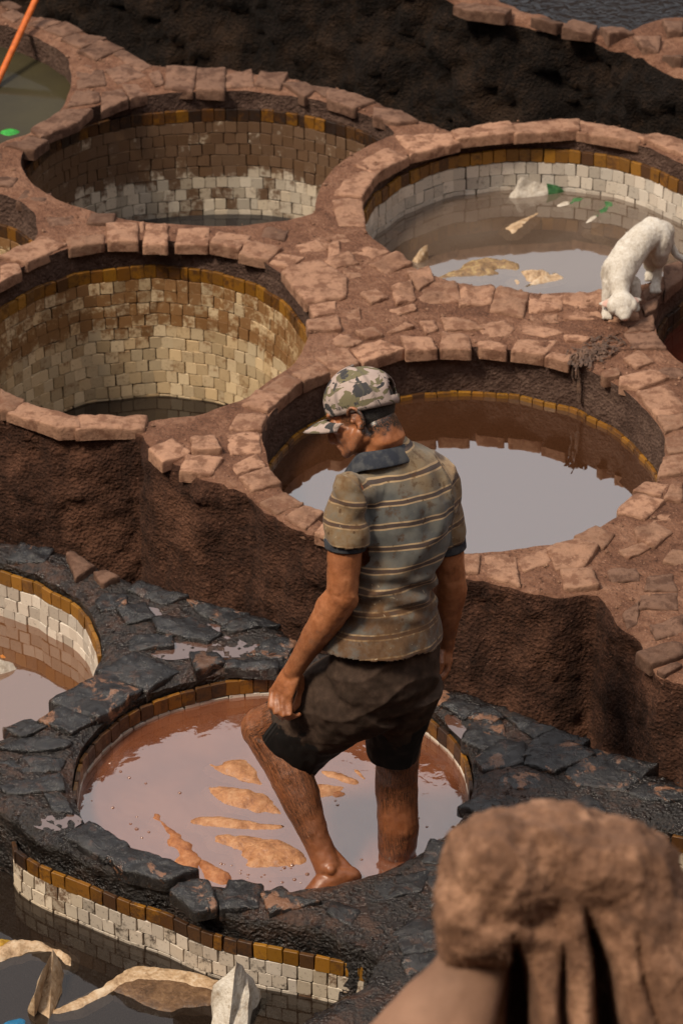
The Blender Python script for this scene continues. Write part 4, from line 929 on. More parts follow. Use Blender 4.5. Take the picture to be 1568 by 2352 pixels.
def shirt_mat():
    q = NT('striped_jersey'); s = q.attr('stripe'); low = q.attr('low')
    t = q.math('FRACT', q.math('DIVIDE', q.math('ADD', s, .012), .0585))
    d = q.math('ABSOLUTE', q.math('SUBTRACT', t, .5))
    dark = q.mr(d, .085, .07); cream = q.math('SUBTRACT', q.mr(d, .155, .14), dark)
    a = q.noise(9, 5, .62); b = q.noise(26, 5, .65); g = q.noise(60, 3, .6)
    base = q.ramp(a, [(.36, (.085, .088, .085)), (.52, (.135, .132, .118)), (.66, (.20, .165, .115))]); base = q.mix(q.math('MULTIPLY', q.attr('tan'), q.mr(b, .3, .6, .35, .95)), base, (.25, .175, .095))
    c = q.mix(q.math('MULTIPLY', cream, .85), base, (.46, .32, .18)); c = q.mix(dark, c, (.075, .054, .048))
    dirt = q.math('MULTIPLY', q.math('ADD', q.math('MULTIPLY', low, 1.0), q.mr(a, .52, .7, 0, .45)), q.mr(b, .25, .6), clamp=True)
    c = q.mix(dirt, c, q.mix(.85, c, (.115, .055, .022)))
    c = q.mix(q.math('MULTIPLY', q.mr(b, .53, .66), .75), c, (.085, .045, .022)); c = q.mix(q.math('MULTIPLY', q.mr(q.noise(48, 2, .4), .69, .73), .7), c, (.06, .03, .014))
    c = q.mix(q.math('MULTIPLY', q.mr(q.noise(75, 2, .5), .68, .74), q.math('MULTIPLY_ADD', low, .7, .1)), c, (.38, .3, .2))
    c = q.mix(q.math('MULTIPLY', q.attr('seam'), .6), c, (.07, .055, .045))
    wv = q.noise(900, 1, .5)
    q.set(Base_Color=c, Roughness=.92, Normal=q.bump(q.math('ADD', q.math('MULTIPLY', wv, .4), b), .35, .003)); q.b.inputs['Specular IOR Level'].default_value = .15
    q.b.inputs['Sheen Weight'].default_value = .15
    return q.m
sh = link('polo_shirt', shirt, shirt_mat(), man); solidify(sh, .0035); sh['label'] = 'grey blue striped polo shirt stained brown towards the hem'
navy = NT('navy_knit'); nn_ = navy.noise(30, 4, .6)
M['navy'] = navy.set(Base_Color=navy.mix(navy.mr(nn_, .4, .65), (.018, .022, .033), (.06, .062, .066)), Roughness=.9, Normal=navy.bump(navy.noise(500, 2, .5), .3, .002))
# cuffs of the sleeves
CB = Blob(); CB.tube([lerp(Ls, Le, .47), lerp(Ls, Le, .555)], [.0575, (.0565, .054)], 24, cap=.1)
o = link('cuff', CB.mesh('cuff', .004, 2), M['navy'], sh)
CB = Blob(); CB.tube([lerp(Rs, Re, .54), lerp(Rs, Re, .70)], [.053, (.0525, .0525)], 24, cap=.1)
o = link('cuff', CB.mesh('cuff', .004, 2), M['navy'], sh)
# collar: a band standing round the neck, open at the front and pointed
cax = nrm(.62 * UV + .42 * nrm(hp(-.02, -.05) - C7)); cx_ = nrm(RD - cax * (RD @ cax)); cy_ = np.cross(cax, cx_)   # cy_ ~ back->front sense checked below
if cy_ @ FD < 0: cy_ = -cy_
V, F = [], []; nA = 40
ang = np.linspace(-math.pi * .86, math.pi * .86, nA)       # 0 = nape
for i, a in enumerate(ang):
    fr = abs(a) / (math.pi * .86)
    d_ = -cy_ * math.cos(a) + cx_ * math.sin(a)
    base_c = C7 - cax * .030 + cy_ * .024 - RD * .012
    drop = .085 * sstep(.35, 1.0, fr); rr = .080 + .004 * math.cos(2 * a) + .02 * sstep(.5, 1, fr)
    top_ = base_c + d_ * (rr - .004) + cax * (.026 - drop * .95)
    mid = base_c + d_ * (rr + .003) + cax * (.029 - drop * .95)
    bot = base_c + d_ * (rr + .020 + .010 * fr) + cax * (-.020 - drop * 1.05 - .016 * sstep(.6, 1, fr))
    b2 = base_c + d_ * (rr + .014 + .010 * fr) + cax * (-.020 - drop * 1.05 - .016 * sstep(.6, 1, fr))
    inn = base_c + d_ * (rr - .006) + cax * (-.02 - drop)
    V += [inn, top_, mid, lerp(mid, bot, .5) + d_ * .002, bot, b2]
for i in range(nA - 1):
    for k in range(5): F.append((i * 6 + k, i * 6 + k + 1, (i + 1) * 6 + k + 1, (i + 1) * 6 + k))
co = mk('collar', V, F, M['navy'], sh); m_ = co.modifiers.new('s', 'SUBSURF'); m_.levels = 1; m_.render_levels = 2

# ------------------------------------------------------------------ shorts
ST = Blob()
def iv(x, y): return x * RV - y * UV                    # picture direction as a world vector
ST.loft([(aty(882, 1468, Y0 + .01), RD * .146, FD * .112), (aty(880, 1505, Y0), RD * .160, FD * .122), (aty(880, 1548, Y0 - .005), RD * .164, FD * .128), (aty(882, 1596, Y0 - .005), RD * .140, FD * .112)], 28, cap=.3)
def ringL(x, y, Y, hl, hs, ang):
    p = aty(x, y, Y); u = iv(math.cos(ang), math.sin(ang)); t = nrm(Lk - Lh); u = nrm(u - .35 * t * (t @ u)); v = nrm(np.cross(t, u)); return (p, u * hl, v * hs)
ST.loft([ringL(870, 1570, Y0 - .03, .125, .12, 1.25), ringL(795, 1600, Y0 - .02, .122, .108, 1.1), ringL(735, 1640, Y0 + .02, .120, .094, .95), ringL(690, 1676, Y0 + .05, .118, .084, .84), ringL(656, 1709, Y0 + .075, .119, .078, .74)], 28, cap=.06)
ST.loft([(aty(925, 1570, Y0 + .02), RD * .105, FD * .12), (aty(912, 1640, Y0 + .03), RD * .088, FD * .098), (aty(904, 1690, Y0 + .035), RD * .074, FD * .088), (aty(898, 1728, Y0 + .035), RD * .067, FD * .080), (aty(897, 1736, Y0 + .035), RD * .067, FD * .080)], 26, cap=.06)
shorts = ST.mesh('shorts', .0045, 5, .5)
P = getco(shorts); N = getno(shorts)
td = nrm(Lk - Lh); u1 = P @ nrm(np.cross(td, DV)); u2 = P @ td
rid = lambda x: (1 - np.abs(np.sin(x))) ** 2
d1 = .003 * fbm(P, 11, 3, 60) + .0028 * fbm(P, 28, 2, 62) + .0055 * (rid(u1 * 26 + u2 * 9 + 1.3 * fbm(P, 5, 2, 61)) - .3) * sstep(.30, .52, P[:, 2]) + .007 * (rid(P @ RD * 34 + 1.4 * fbm(P, 6, 2, 63)) - .3) * sstep(.42, .30, P[:, 2])
setco(shorts, P + N * d1[:, None])
sq, dq, _ = axis_coord(P, [aty(735, 1490, Y0 - .1), aty(680, 1560, Y0 - .1), aty(600, 1660, Y0)])
# side seam with ribbed braid runs along the outside of the thigh
a_, b_ = aty(722, 1495, Y0 - .13), aty(598, 1668, Y0 + .02)
tt_ = np.clip((P - a_) @ (b_ - a_) / ((b_ - a_) @ (b_ - a_)), -.2, 1.2); dd = np.linalg.norm(P - a_ - tt_[:, None] * (b_ - a_), axis=1)
off_ = (P - a_) @ nrm(np.cross(b_ - a_, DV))
setattr_(shorts, 'braid', (1 - sstep(.03, .05, dd)) ); setattr_(shorts, 'bc', off_)
tl = np.clip((P - Lh) @ nrm(Lk - Lh), -.2, .6)
wet = np.where((P - Rh) @ RD > -.03, .60 - P[:, 2], .55 - P[:, 2]) * 3.2
setattr_(shorts, 'wet', np.clip(wet, 0, 1))
rl = ringL(656, 709 + 1000, Y0 + .075, .119, .078, .74); nl_ = nrm(np.cross(rl[1], rl[2])); nl_ = nl_ if nl_ @ (Lk - Lh) > 0 else -nl_
pr_ = aty(897, 1736, Y0 + .035)
cutmesh(shorts, (((P - rl[0]) @ nl_ > -.004 + .003 * fbm(P, 12, 2, 78)) & (np.linalg.norm(P - rl[0], axis=1) < .2)) | ((P[:, 2] < pr_[2] + .004 + .003 * fbm(P, 12, 2, 79)) & (np.linalg.norm(P - pr_, axis=1) < .14)))
def shorts_mat():
    q = NT('dark_shorts_cloth'); n = q.noise(8, 5, .65, dist=.4); m = q.noise(30, 4, .6)
    wl_ = q.mr(q.math('ADD', q.attr('wet'), q.math('MULTIPLY_ADD', n, 1.5, -.75)), .36, .44)
    c = q.ramp(m, [(.3, (.026, .016, .011)), (.55, (.050, .031, .022)), (.75, (.088, .056, .040))])
    c = q.mix(wl_, c, (.006, .0048, .0045))
    rb = q.math('GREATER_THAN', q.math('FRACT', q.math('MULTIPLY', q.attr('bc'), 110.0)), .5)
    c = q.mix(q.math('MULTIPLY', q.attr('braid'), q.math('MULTIPLY', rb, .35)), c, (.05, .047, .045))
    q.set(Base_Color=c, Roughness=q.mr(wl_, 0, 1, .9, .7), Normal=q.bump(q.math('ADD', m, q.math('MULTIPLY', q.noise(600, 1, .5), .3)), .3, .003)); q.b.inputs['Specular IOR Level'].default_value = .2
    return q.m
o = link('shorts', shorts, shorts_mat(), man); solidify(o, .004); o['label'] = 'dark brown shorts soaked black below'

# ------------------------------------------------------------------ cap
def camo():
    q = NT('camouflage_cloth'); o = q.attr('cc', 'Vector')
    n1 = q.noise(27, 3, .5, q.scale(o, .8, 1.5, 1), .5); n2 = q.noise(30, 3, .5, q.vmath('ADD', o, (5.3, 1.7, 9.1)), .5); n3 = q.noise(60, 3, .5, o)
    c = q.mix(n3, (.46, .36, .32), (.33, .255, .225))
    c = q.mix(q.mr(n1, .535, .55), c, (.15, .13, .075)); c = q.mix(q.mr(n2, .575, .59), c, (.05, .048, .05))
    c = q.mix(q.math('MULTIPLY', q.mr(q.math('ABSOLUTE', q.math('SUBTRACT', q.noise(14, 2, .5, q.vmath('ADD', o, (2, 8, 3)), .5), .5)), .012, .004), .5), c, (.1, .09, .07))
    c = q.mix(q.math('MULTIPLY', q.attr('seam'), .5), c, (.1, .085, .075))
    q.set(Base_Color=c, Roughness=.9, Normal=q.bump(q.math('ADD', q.noise(700, 1, .5, o), n3), .25, .002)); q.b.inputs['Specular IOR Level'].default_value = .15
    return q.m
CM = camo()
nU, nVv = 60, 16; V, F, seam, keep = [], [], [], []
capc = (-.008, .013)
for j in range(nVv + 1):
    t = j / nVv; th = t * math.radians(101)
    for i in range(nU):
        ph = 2 * math.pi * i / nU                         # 0 = front
        th = t * math.radians(99 - 7 * math.cos(ph)); tuck = 1 - .07 * sstep(.72, 1, t) * (1 - .6 * max(0, math.cos(ph)))
        rf = (.106 if math.cos(ph) > 0 else .093) * tuck
        x = math.sin(th) * math.cos(ph) * rf; l = math.sin(th) * math.sin(ph) * .087 * tuck; hh = math.cos(th) * (.096 + .004 * math.cos(ph))
        low = sstep(.75, 1, t) * .004
        V.append(hp(capc[0] + x - .004 * t, capc[1] + hh - low + .002, l))
        seam.append(max(0, 1 - min(abs((ph % (math.pi / 3)) - 0), abs((ph % (math.pi / 3)) - math.pi / 3)) * math.sin(th) / .05) if t < .96 else (1 if t > .97 else .3))
for j in range(nVv):
    for i in range(nU):
        k = (i + 1) % nU; ph = 2 * math.pi * (i + .5) / nU; t = (j + .5) / nVv
        back = abs(ph - math.pi)
        if back < .50 and .58 < t < .87 and (back / .50) ** 2 + ((.87 - t) / .29) ** 2 < 1: continue
        F.append((j * nU + i, j * nU + k, (j + 1) * nU + k, (j + 1) * nU + i))
cap = mk('cap', V, F, CM, man); cap['label'] = 'camouflage baseball cap with dark gap at the back'
me = cap.data
hx = getco(me) - HCn; setvec(me, 'cc', np.c_[hx @ hf, hx @ hu, hx @ hr]); setattr_(me, 'seam', seam)
s_ = cap.modifiers.new('t', 'SOLIDIFY'); s_.thickness = .003; s_.offset = 1
V, F = [], []; nb_, nr_ = 21, 8
for r in range(nr_ + 1):
    t = r / nr_
    for i in range(nb_):
        a = math.radians(-62 + 124 * i / (nb_ - 1)); ext = .068 * max(0, math.cos(a * 1.18)) ** .8
        f = capc[0] + .109 * math.cos(a) + ext * t; l = .086 * math.sin(a) * (1 - .10 * t)
        h = capc[1] - .010 - .030 * (l / .08) ** 2 * (1 + .4 * t) + .006 * t - .018 * t * t
        V.append(hp(f, h + .004, l))
for r in range(nr_):
    for i in range(nb_ - 1): a = r * nb_ + i; F.append((a, a + 1, a + nb_ + 1, a + nb_))
br = mk('brim', V, F, CM, cap); hx = getco(br.data) - HCn; setvec(br.data, 'cc', np.c_[hx @ hf, hx @ hu, hx @ hr] + 3.3); setattr_(br.data, 'seam', [1 if k // nb_ == nr_ else 0 for k in range(len(V))])
s_ = br.modifiers.new('t', 'SOLIDIFY'); s_.thickness = .004
hb = NT('cropped_hair'); hairM = hb.set(Base_Color=hb.mix(hb.mr(hb.noise(260, 3, .7), .4, .7), (.012, .010, .009), (.05, .042, .036)), Roughness=.75, Normal=hb.bump(hb.noise(400, 3, .7), .8, .004))
HB = Blob(); HB.ball(hp(-.014, .012), hf * .0765, hr * .073, hu * .082, 24, 16)
hm = HB.mesh('hair', .006, 2); P = getco(hm); hx = P - HCn; 
link('hair', hm, hairM, man)
# button on the crown and the maker's lettering along the cap edge
BB = Blob(); BB.ball(hp(capc[0] - .004, capc[1] + .102), hf * .006, hr * .006, hu * .004); bt = link('button', BB.mesh('button', .002, 1), CM, cap)

def cap_pt(ph, t, out=0.0):
    th = t * math.radians(99 - 7 * math.cos(ph)); tuck = 1 - .07 * sstep(.72, 1, t) * (1 - .6 * max(0, math.cos(ph)))
    rf = (.106 if math.cos(ph) > 0 else .093) * tuck + out
    return hp(capc[0] + math.sin(th) * math.cos(ph) * rf - .004 * t, capc[1] + math.cos(th) * (.096 + .004 * math.cos(ph)) - sstep(.75, 1, t) * .004 + .002, math.sin(th) * math.sin(ph) * (.087 * tuck + out))
LV, LF = [], []
for i, ch in enumerate('SDENY'):
    cu = bpy.data.curves.new('letter', 'FONT'); cu.body = ch; cu.size = .0095; cu.align_x = 'CENTER'; cu.extrude = .0003
    to = bpy.data.objects.new('letter', cu); col.objects.link(to); bpy.context.view_layer.update()
    me = bpy.data.meshes.new_from_object(to.evaluated_get(bpy.context.evaluated_depsgraph_get()))
    ph = 2 * math.pi - .98 - i * .085; o_ = cap_pt(ph, .915, .0042); tx = nrm(cap_pt(ph - .05, .915, .0042) - cap_pt(ph + .05, .915, .0042)); ty = nrm(cap_pt(ph, .88, .0042) - cap_pt(ph, .95, .0042)); tz = np.cross(tx, ty)
    b = len(LV); LV += [o_ + tx * v.co.x + ty * v.co.y + tz * v.co.z for v in me.vertices]; LF += [tuple(b + q for q in f.vertices) for f in me.polygons]
    bpy.data.objects.remove(to); bpy.data.meshes.remove(me); bpy.data.curves.remove(cu)
ink = NT('dark_print'); mk('lettering', LV, LF, ink.set(Base_Color=(.03, .028, .03), Roughness=.9), cap, smooth=False)
# ------------------------------------------------------------------ floating hides and sacks
def lump(name, poly, z, h, m, grid=.009, delta=.022, amp=.3, seed=0, sink=.025, wave=0.0, parent=None, smooth_k=1, edge=.004, lift=0.0):
    O = resample(chaikin(np.asarray(poly, float), smooth_k), grid)
    if area2(O) < 0: O = O[::-1]
    O = O + normals2(O) * (edge * fbm(np.c_[O, np.full(len(O), seed)], 40, 3, seed))[:, None]
    mn, mx = O.min(0), O.max(0); gx, gy = np.meshgrid(np.arange(mn[0], mx[0], grid), np.arange(mn[1], mx[1], grid))
    G = np.c_[gx.ravel(), gy.ravel()] + nrs.uniform(-.2, .2, (gx.size, 2)) * grid
    G = G[inside(G, O)]
    if len(G): G = G[segdist(G, O) > grid * .5]
    n = len(O); res = delaunay_2d_cdt([Vector(v) for v in np.vstack([O, G])], [(i, (i + 1) % n) for i in range(n)], [], 1, 1e-7)
    XY = np.array([tuple(v) for v in res[0]]); F = [tuple(f) for f in res[2]]
    d = segdist(XY, O); p3 = np.c_[XY, np.full(len(XY), seed * 1.7)]
    Z = z - .003 + lift + h * (1 - np.exp(-d / delta)) * (1 + amp * 1.6 * fbm(p3, 16, 3, seed + 2)) + h * .18 * fbm(p3, 55, 2, seed + 3) * sstep(0, .01, d)
    if wave: Z += wave * np.sin((XY @ nrm((.8, .6))) * 60 + 2 * fbm(p3, 9, 2, seed + 7)) * sstep(0, .02, d)
    b = len(XY); idx = [None] * n
    for i, q in enumerate(res[3]):
        for s_ in q:
            if s_ < n: idx[s_] = i
    fl = O + smooth_loop(normals2(O), 4) * (.016 + .010 * fbm(np.c_[O, np.full(n, seed)], 12, 2, seed + 5))[:, None]
    V = np.vstack([np.c_[XY, Z], np.c_[fl, np.full(n, z - sink * .6)]])
    F = F + [(idx[(i + 1) % n], idx[i], b + i, b + (i + 1) % n) for i in range(n) if idx[i] is not None and idx[(i + 1) % n] is not None]
    return mk(name, V, F, m, parent)
def hide_mat(name, c0, c1, c2, rough=.45):
    q = NT(name); a = q.noise(22, 5, .65, dist=.5); b = q.noise(95, 4, .65)
    c = q.ramp(q.math('MULTIPLY_ADD', b, .4, q.math('MULTIPLY', a, .6)), [(.34, c0), (.5, c1), (.66, c2)])
    q.set(Base_Color=c, Roughness=q.mr(b, .35, .65, rough - .12, rough + .2), Normal=q.bump(q.math('ADD', b, a), .7, .005)); return q.m
HM = hide_mat('soaked_hide', (.20, .075, .026), (.38, .17, .068), (.52, .29, .15))
HM2 = hide_mat('wet_orange_hide', (.17, .05, .014), (.32, .115, .035), (.46, .21, .09))
HM3 = hide_mat('pale_dirty_hide', (.16, .085, .035), (.46, .31, .18), (.62, .5, .36))
SK = hide_mat('woven_white_sack', (.3, .23, .16), (.56, .5, .42), (.68, .63, .56), .6)
GR = hide_mat('green_plastic', (.015, .05, .015), (.03, .13, .04), (.12, .24, .09), .5)
YM = hide_mat('brown_and_yellow_hide', (.05, .03, .015), (.24, .14, .06), (.48, .36, .16))
def fc(o, s): return lambda P: [(o[0] + x * s, o[1] + y * s) for x, y in P]
c_m = fc((376.3, 1693.4), .32); c_7 = lambda P: [cpt(7, *p) for p in P]; c_v = fc((878, 376.3), .36); c_b = fc((0, 2007), .44)
GH = 'hides soaking in the vat with the man'
def hide(P, z, h, m, label, name='hide', group=GH, cat='hide', **k):
    P_ = Fz(P, z + h * .3); P_ = P_.mean(0) + (P_ - P_.mean(0)) * 1.10
    o = lump(name, P_, z, h * .72, m, seed=rng.randrange(900), **k); tag(o, label, cat, group); return o
hide(c_m([(328, 185), (345, 172), (400, 200), (450, 150), (550, 142), (610, 165), (680, 270), (725, 340), (640, 325), (540, 295), (500, 268), (450, 268), (400, 228)]), WZ, .026, HM, 'pale hide with a curled tip, uppermost left of the shin')
hide(c_m([(305, 345), (450, 338), (600, 358), (720, 393), (790, 470), (850, 540), (700, 530), (560, 503), (450, 472), (380, 432), (330, 382)]), WZ, .024, HM, 'broad pale hide with a pointed left end touching the shin')
hide(c_m([(195, 600), (300, 567), (450, 568), (600, 598), (700, 620), (840, 622), (840, 642), (700, 658), (560, 643), (400, 637), (280, 632)]), WZ, .014, HM, 'long thin sliver of hide left of the shin', lift=.003)
hide(c_m([(345, 690), (520, 688), (700, 705), (860, 740), (960, 800), (1005, 850), (990, 892), (860, 908), (720, 918), (560, 908), (600, 870), (555, 832), (560, 800), (480, 778), (400, 757), (370, 712)]), WZ, .028, HM, 'big notched hide floating nearest the foot')
hide(c_7([(688, 343), (705, 345), (725, 375), (765, 408), (805, 440), (855, 490), (878, 530), (862, 585), (768, 552), (790, 500), (738, 455), (765, 442), (722, 402)]), WZ, .018, HM2, 'ragged orange hide trailing up from the near rim', edge=.007, lift=.0035)
hide(c_7([(878, 528), (940, 560), (1025, 607), (990, 645), (930, 628), (888, 582)]), WZ, .022, HM2, 'small orange hide against the near black rim', lift=.0035)
hide(c_m([(925, 160), (990, 190), (1040, 245), (1080, 268), (1000, 290), (930, 265), (915, 200)]), WZ, .018, HM2, 'brown hide between shin and hanging shorts', lift=.0035)
hide(c_m([(1140, 238), (1250, 250), (1330, 285), (1395, 320), (1350, 332), (1200, 285), (1150, 262)]), WZ, .012, HM, 'narrow pale strip of hide right of the shin', lift=.0035)
hide(c_m([(1000, 325), (1190, 343), (1300, 350), (1250, 378), (1180, 422), (1060, 422), (1010, 390)]), WZ, .010, HM, 'half sunken pale hide just right of the shin', lift=.0035)
hide(c_m([(1365, 232), (1400, 240), (1452, 296), (1420, 295)]), WZ, .008, HM, 'tiny sunken scrap of hide near the standing leg', lift=.0035)
hide(c_m([(1215, 395), (1245, 380), (1310, 395), (1260, 420), (1225, 425)]), WZ, .010, HM2, 'small knobbly scrap of hide between the legs', lift=.0035)
hide(c_m([(640, 1030), (760, 1024), (820, 1040), (760, 1056), (680, 1052)]), WZ, .010, HM2, 'thin strip of hide along the near rim')
GV = 'things floating in the vat beside the cat'
def tent(name, base, ridge, z, m, label, group, cat='sack', amp=.006, seed=1, mats=None):
    """a stiff sheet standing up out of the liquid: closed skin from a base outline up to a ridge line"""
    Bp = [np.array([*un(x, y, z)[:2], z - .02]) for x, y in base]; R_ = [np.asarray(r, float) for r in ridge]
    n = len(Bp); bm = bmesh.new(); vb = [bm.verts.new(p) for p in Bp]; vr = [bm.verts.new(p) for p in R_]
    near = [min(range(len(R_)), key=lambda k: abs(proj(R_[k])[0] - proj(Bp[i])[0])) for i in range(n)]
    for i in range(n):
        j = (i + 1) % n
        if near[i] == near[j]: bm.faces.new((vb[i], vb[j], vr[near[i]]))
        else:
            a, b = near[i], near[j]; stp = 1 if b > a else -1; cur = a
            bm.faces.new((vb[i], vb[j], vr[b]))
            while cur != b:
                bm.faces.new((vb[i], vr[cur + stp], vr[cur])); cur += stp
    bmesh.ops.recalc_face_normals(bm, faces=bm.faces)
    bmesh.ops.subdivide_edges(bm, edges=bm.edges, cuts=5, use_grid_fill=True); bmesh.ops.triangulate(bm, faces=bm.faces)
    me = bpy.data.meshes.new(name); bm.to_mesh(me); bm.free()
    P = getco(me); N = getno(me); up_ = sstep(z - .02, z + .01, P[:, 2])
    setco(me, P + N * (up_ * (amp * fbm(P, 18, 2, seed) + amp * .8 * (1 - 2 * np.abs(vn(P * [22, 22, 9], seed + 1)))))[:, None])
    o = link(name, me, m, None); me.set_sharp_from_angle(angle=math.radians(22)); tag(o, label, cat, group); return o
def az(x, y, bx, by, z):                # point at picture (x,y) standing above the liquid point seen at (bx,by)
    return aty(x, y, un(bx, by, z)[1])
b_ = c_v([(785, 218), (850, 222), (960, 215), (1062, 200), (1075, 170), (960, 160), (840, 175)])
sck = tent('sack', b_, [az(*c_v([(885, 85)])[0], *c_v([(890, 195)])[0], zR), az(*c_v([(965, 105)])[0], *c_v([(965, 190)])[0], zR), az(*c_v([(1045, 128)])[0], *c_v([(1050, 185)])[0], zR)], zR, SK, 'white corner of a sack with green edge standing out of milky liquor', GV, seed=4)
b_ = c_v([(1055, 200), (1110, 192), (1185, 172), (1180, 155), (1090, 165), (1050, 172)])
g_ = tent('green_edge', b_, [az(*c_v([(1048, 122)])[0], *c_v([(1050, 185)])[0], zR), az(*c_v([(1110, 138)])[0], *c_v([(1110, 180)])[0], zR)], zR, GR, None, None, None, amp=.003, seed=5); g_.parent = sck
hide(c_v([(760, 405), (830, 370), (880, 340), (940, 315), (1000, 298), (972, 350), (900, 392), (842, 442), (798, 437), (815, 415)]), zR, .012, HM3, 'pale crumpled strip below the white sack corner', 'sack_strip', GV, 'sack')
hide(c_v([(1175, 243), (1215, 218), (1260, 205), (1335, 202), (1290, 222), (1190, 250)]), zR, .008, GR, 'thin green strip of plastic right of the sack corner', 'plastic_strip', GV, 'plastic', lift=.002, edge=.008)
hide(c_v([(1110, 262), (1150, 240), (1182, 236), (1188, 250), (1130, 270)]), zR, .006, SK, 'faint white end of the green plastic strip', 'plastic_strip', GV, 'plastic', lift=.004)
hide(c_v([(1385, 300), (1402, 240), (1450, 222), (1495, 250), (1430, 290), (1380, 328), (1345, 320)]), zR, .010, GR, 'mottled green plastic near the cat', 'plastic_strip', GV, 'plastic', lift=.001, edge=.010)
hide(c_v([(1290, 375), (1340, 328), (1375, 330), (1320, 372)]), zR, .006, SK, 'white scrap below the mottled green plastic', 'plastic_strip', GV, 'plastic', lift=.004)
hide(c_v([(1282, 402), (1350, 425), (1452, 472), (1430, 485), (1300, 432)]), zR, .006, HM3, 'ragged brown scrap floating left of the cat', 'hide_scrap', GV, 'hide', edge=.008)
hide(c_v([(370, 707), (430, 683), (510, 660), (540, 620), (640, 598), (740, 603), (852, 620), (845, 672), (780, 657), (690, 662), (755, 686), (640, 697), (500, 702), (400, 714)]), zR, .022, YM, 'dark brown and yellow hide floating in the milky vat', group=GV, lift=.003)
hide(c_v([(880, 670), (940, 666), (1050, 670), (1062, 702), (1000, 722), (925, 742), (905, 692)]), zR, .03, HM3, 'folded cream hide floating at the near side of milky vat', group=GV, lift=.003)
hide(c_v([(905, 777), (960, 742), (1010, 706), (1080, 700), (1090, 683), (1155, 710), (1142, 728), (1030, 742)]), zR, .022, HM3, 'rolled cream flap in front of the folded hide', group=GV, lift=.003)
hide(c_v([(797, 713), (902, 730), (878, 765), (852, 795)]), zR, .010, HM3, 'small triangular hide scrap left of the folded hide', 'hide_scrap', GV, 'hide')
b_ = c_v([(165, 625), (215, 640), (290, 610), (292, 585), (220, 590)])
tent('hide_corner', b_, [az(*c_v([(240, 545)])[0], *c_v([(240, 610)])[0], zR), az(*c_v([(285, 518)])[0], *c_v([(282, 595)])[0], zR)], zR, HM3, 'pale hide corner sticking up by the left rim of milky vat', GV, 'hide', amp=.004, seed=8)
hide(c_v([(20, 425), (60, 412), (110, 418), (95, 438), (35, 440)]), zR, .008, HM2, 'small orange scrap at far left of milky vat', 'hide_scrap', GV, 'hide')
# front basin
GB = 'sacks and hides floating in the front basin'
hide(c_b([(-40, 470), (-40, 375), (80, 338), (200, 343), (290, 385), (368, 412), (352, 475), (318, 452), (270, 402), (180, 392), (60, 432)]), BZ, .035, HM3, 'arched brown sack edge at the lower left corner', 'sack', GB, 'sack')
hide(c_b([(-40, 335), (40, 328), (78, 338), (30, 385), (-40, 410)]), BZ, .04, hide_mat('yellow_sack', (.25, .12, .01), (.45, .26, .02), (.55, .36, .06)), 'yellow part of a sack at the left edge of the basin', 'sack', GB, 'sack')
b_ = c_b([(140, 715), (175, 745), (250, 800), (330, 640), (342, 520), (290, 520), (220, 590)])
tent('sack_flap', b_, [az(*c_b([(180, 640)])[0], *c_b([(215, 740)])[0], BZ), az(*c_b([(225, 500)])[0], *c_b([(260, 650)])[0], BZ), az(*c_b([(275, 398)])[0], *c_b([(300, 540)])[0], BZ)], BZ, HM3, 'upright brown sack flap at the lower left', GB, amp=.005, seed=11)
hide(c_b([(-20, 800), (0, 784), (70, 745), (136, 744), (132, 800)]), BZ, .02, hide_mat('blue_plastic', (.0, .05, .12), (.0, .12, .26), (.02, .18, .36)), 'bit of blue plastic at the bottom left corner', 'plastic_strip', GB, 'plastic')
hide(c_b([(290, 722), (420, 662), (500, 622), (600, 560), (680, 503), (760, 498), (900, 510), (1000, 533), (1130, 570), (1100, 620), (1000, 590), (900, 565), (760, 560), (690, 570), (600, 610), (500, 660), (400, 705)]), BZ, .004, HM3, 'long pale sheet edge curving across the basin', 'sheet', GB, 'sheet', lift=.006)
hide(c_b([(600, 600), (690, 552), (760, 542), (900, 552), (1000, 572), (1110, 605), (1115, 675), (950, 690), (870, 718), (780, 680), (690, 640)]), BZ, .0065, hide_mat('brown_soaked_sheet', (.05, .025, .01), (.12, .062, .028), (.22, .125, .06)), 'brown soaked belly of the long pale sheet', 'sheet', GB, 'sheet', lift=.004)
b_ = c_b([(1095, 800), (1180, 860), (1290, 850), (1320, 720), (1368, 640), (1300, 610), (1200, 640), (1110, 690)])
tent('sack', b_, [az(*c_b([(1118, 590)])[0], *c_b([(1110, 720)])[0], BZ), az(*c_b([(1175, 535)])[0], *c_b([(1185, 720)])[0], BZ), az(*c_b([(1235, 450)])[0], *c_b([(1235, 710)])[0], BZ), az(*c_b([(1295, 515)])[0], *c_b([(1300, 680)])[0], BZ), az(*c_b([(1358, 612)])[0], *c_b([(1362, 660)])[0], BZ)], BZ, SK, 'white woven sack peak standing in the basin below the tiles', GB, amp=.006, seed=14)
# lower left vat
tent('sack', [(-40, 1560), (10, 1552), (48, 1540), (20, 1520), (-40, 1525)], [az(-40, 1500, -40, 1540, zH), az(10, 1518, 10, 1538, zH), az(30, 1523, 32, 1535, zH)], zH, SK, 'white sack poking out of the lower left vat', None, amp=.004, seed=17)
hide([(-40, 1490), (0, 1488), (25, 1505), (42, 1518), (50, 1532), (20, 1522), (-40, 1505)], zH, .006, hide_mat('orange_film', (.3, .09, .01), (.5, .17, .02), (.6, .25, .04)), 'orange scrap beside the white sack in lower left vat', 'hide_scrap', None, 'hide')
# green leaf in the far left vat
hide([(2, 302), (20, 295), (40, 298), (36, 306), (16, 309)], T2 - .10, .008, hide_mat('fresh_green', (.01, .12, .01), (.02, .32, .03), (.08, .45, .08)), 'bright green scrap at the near side of the far left vat', 'leaf', None, 'leaf', lift=.006)

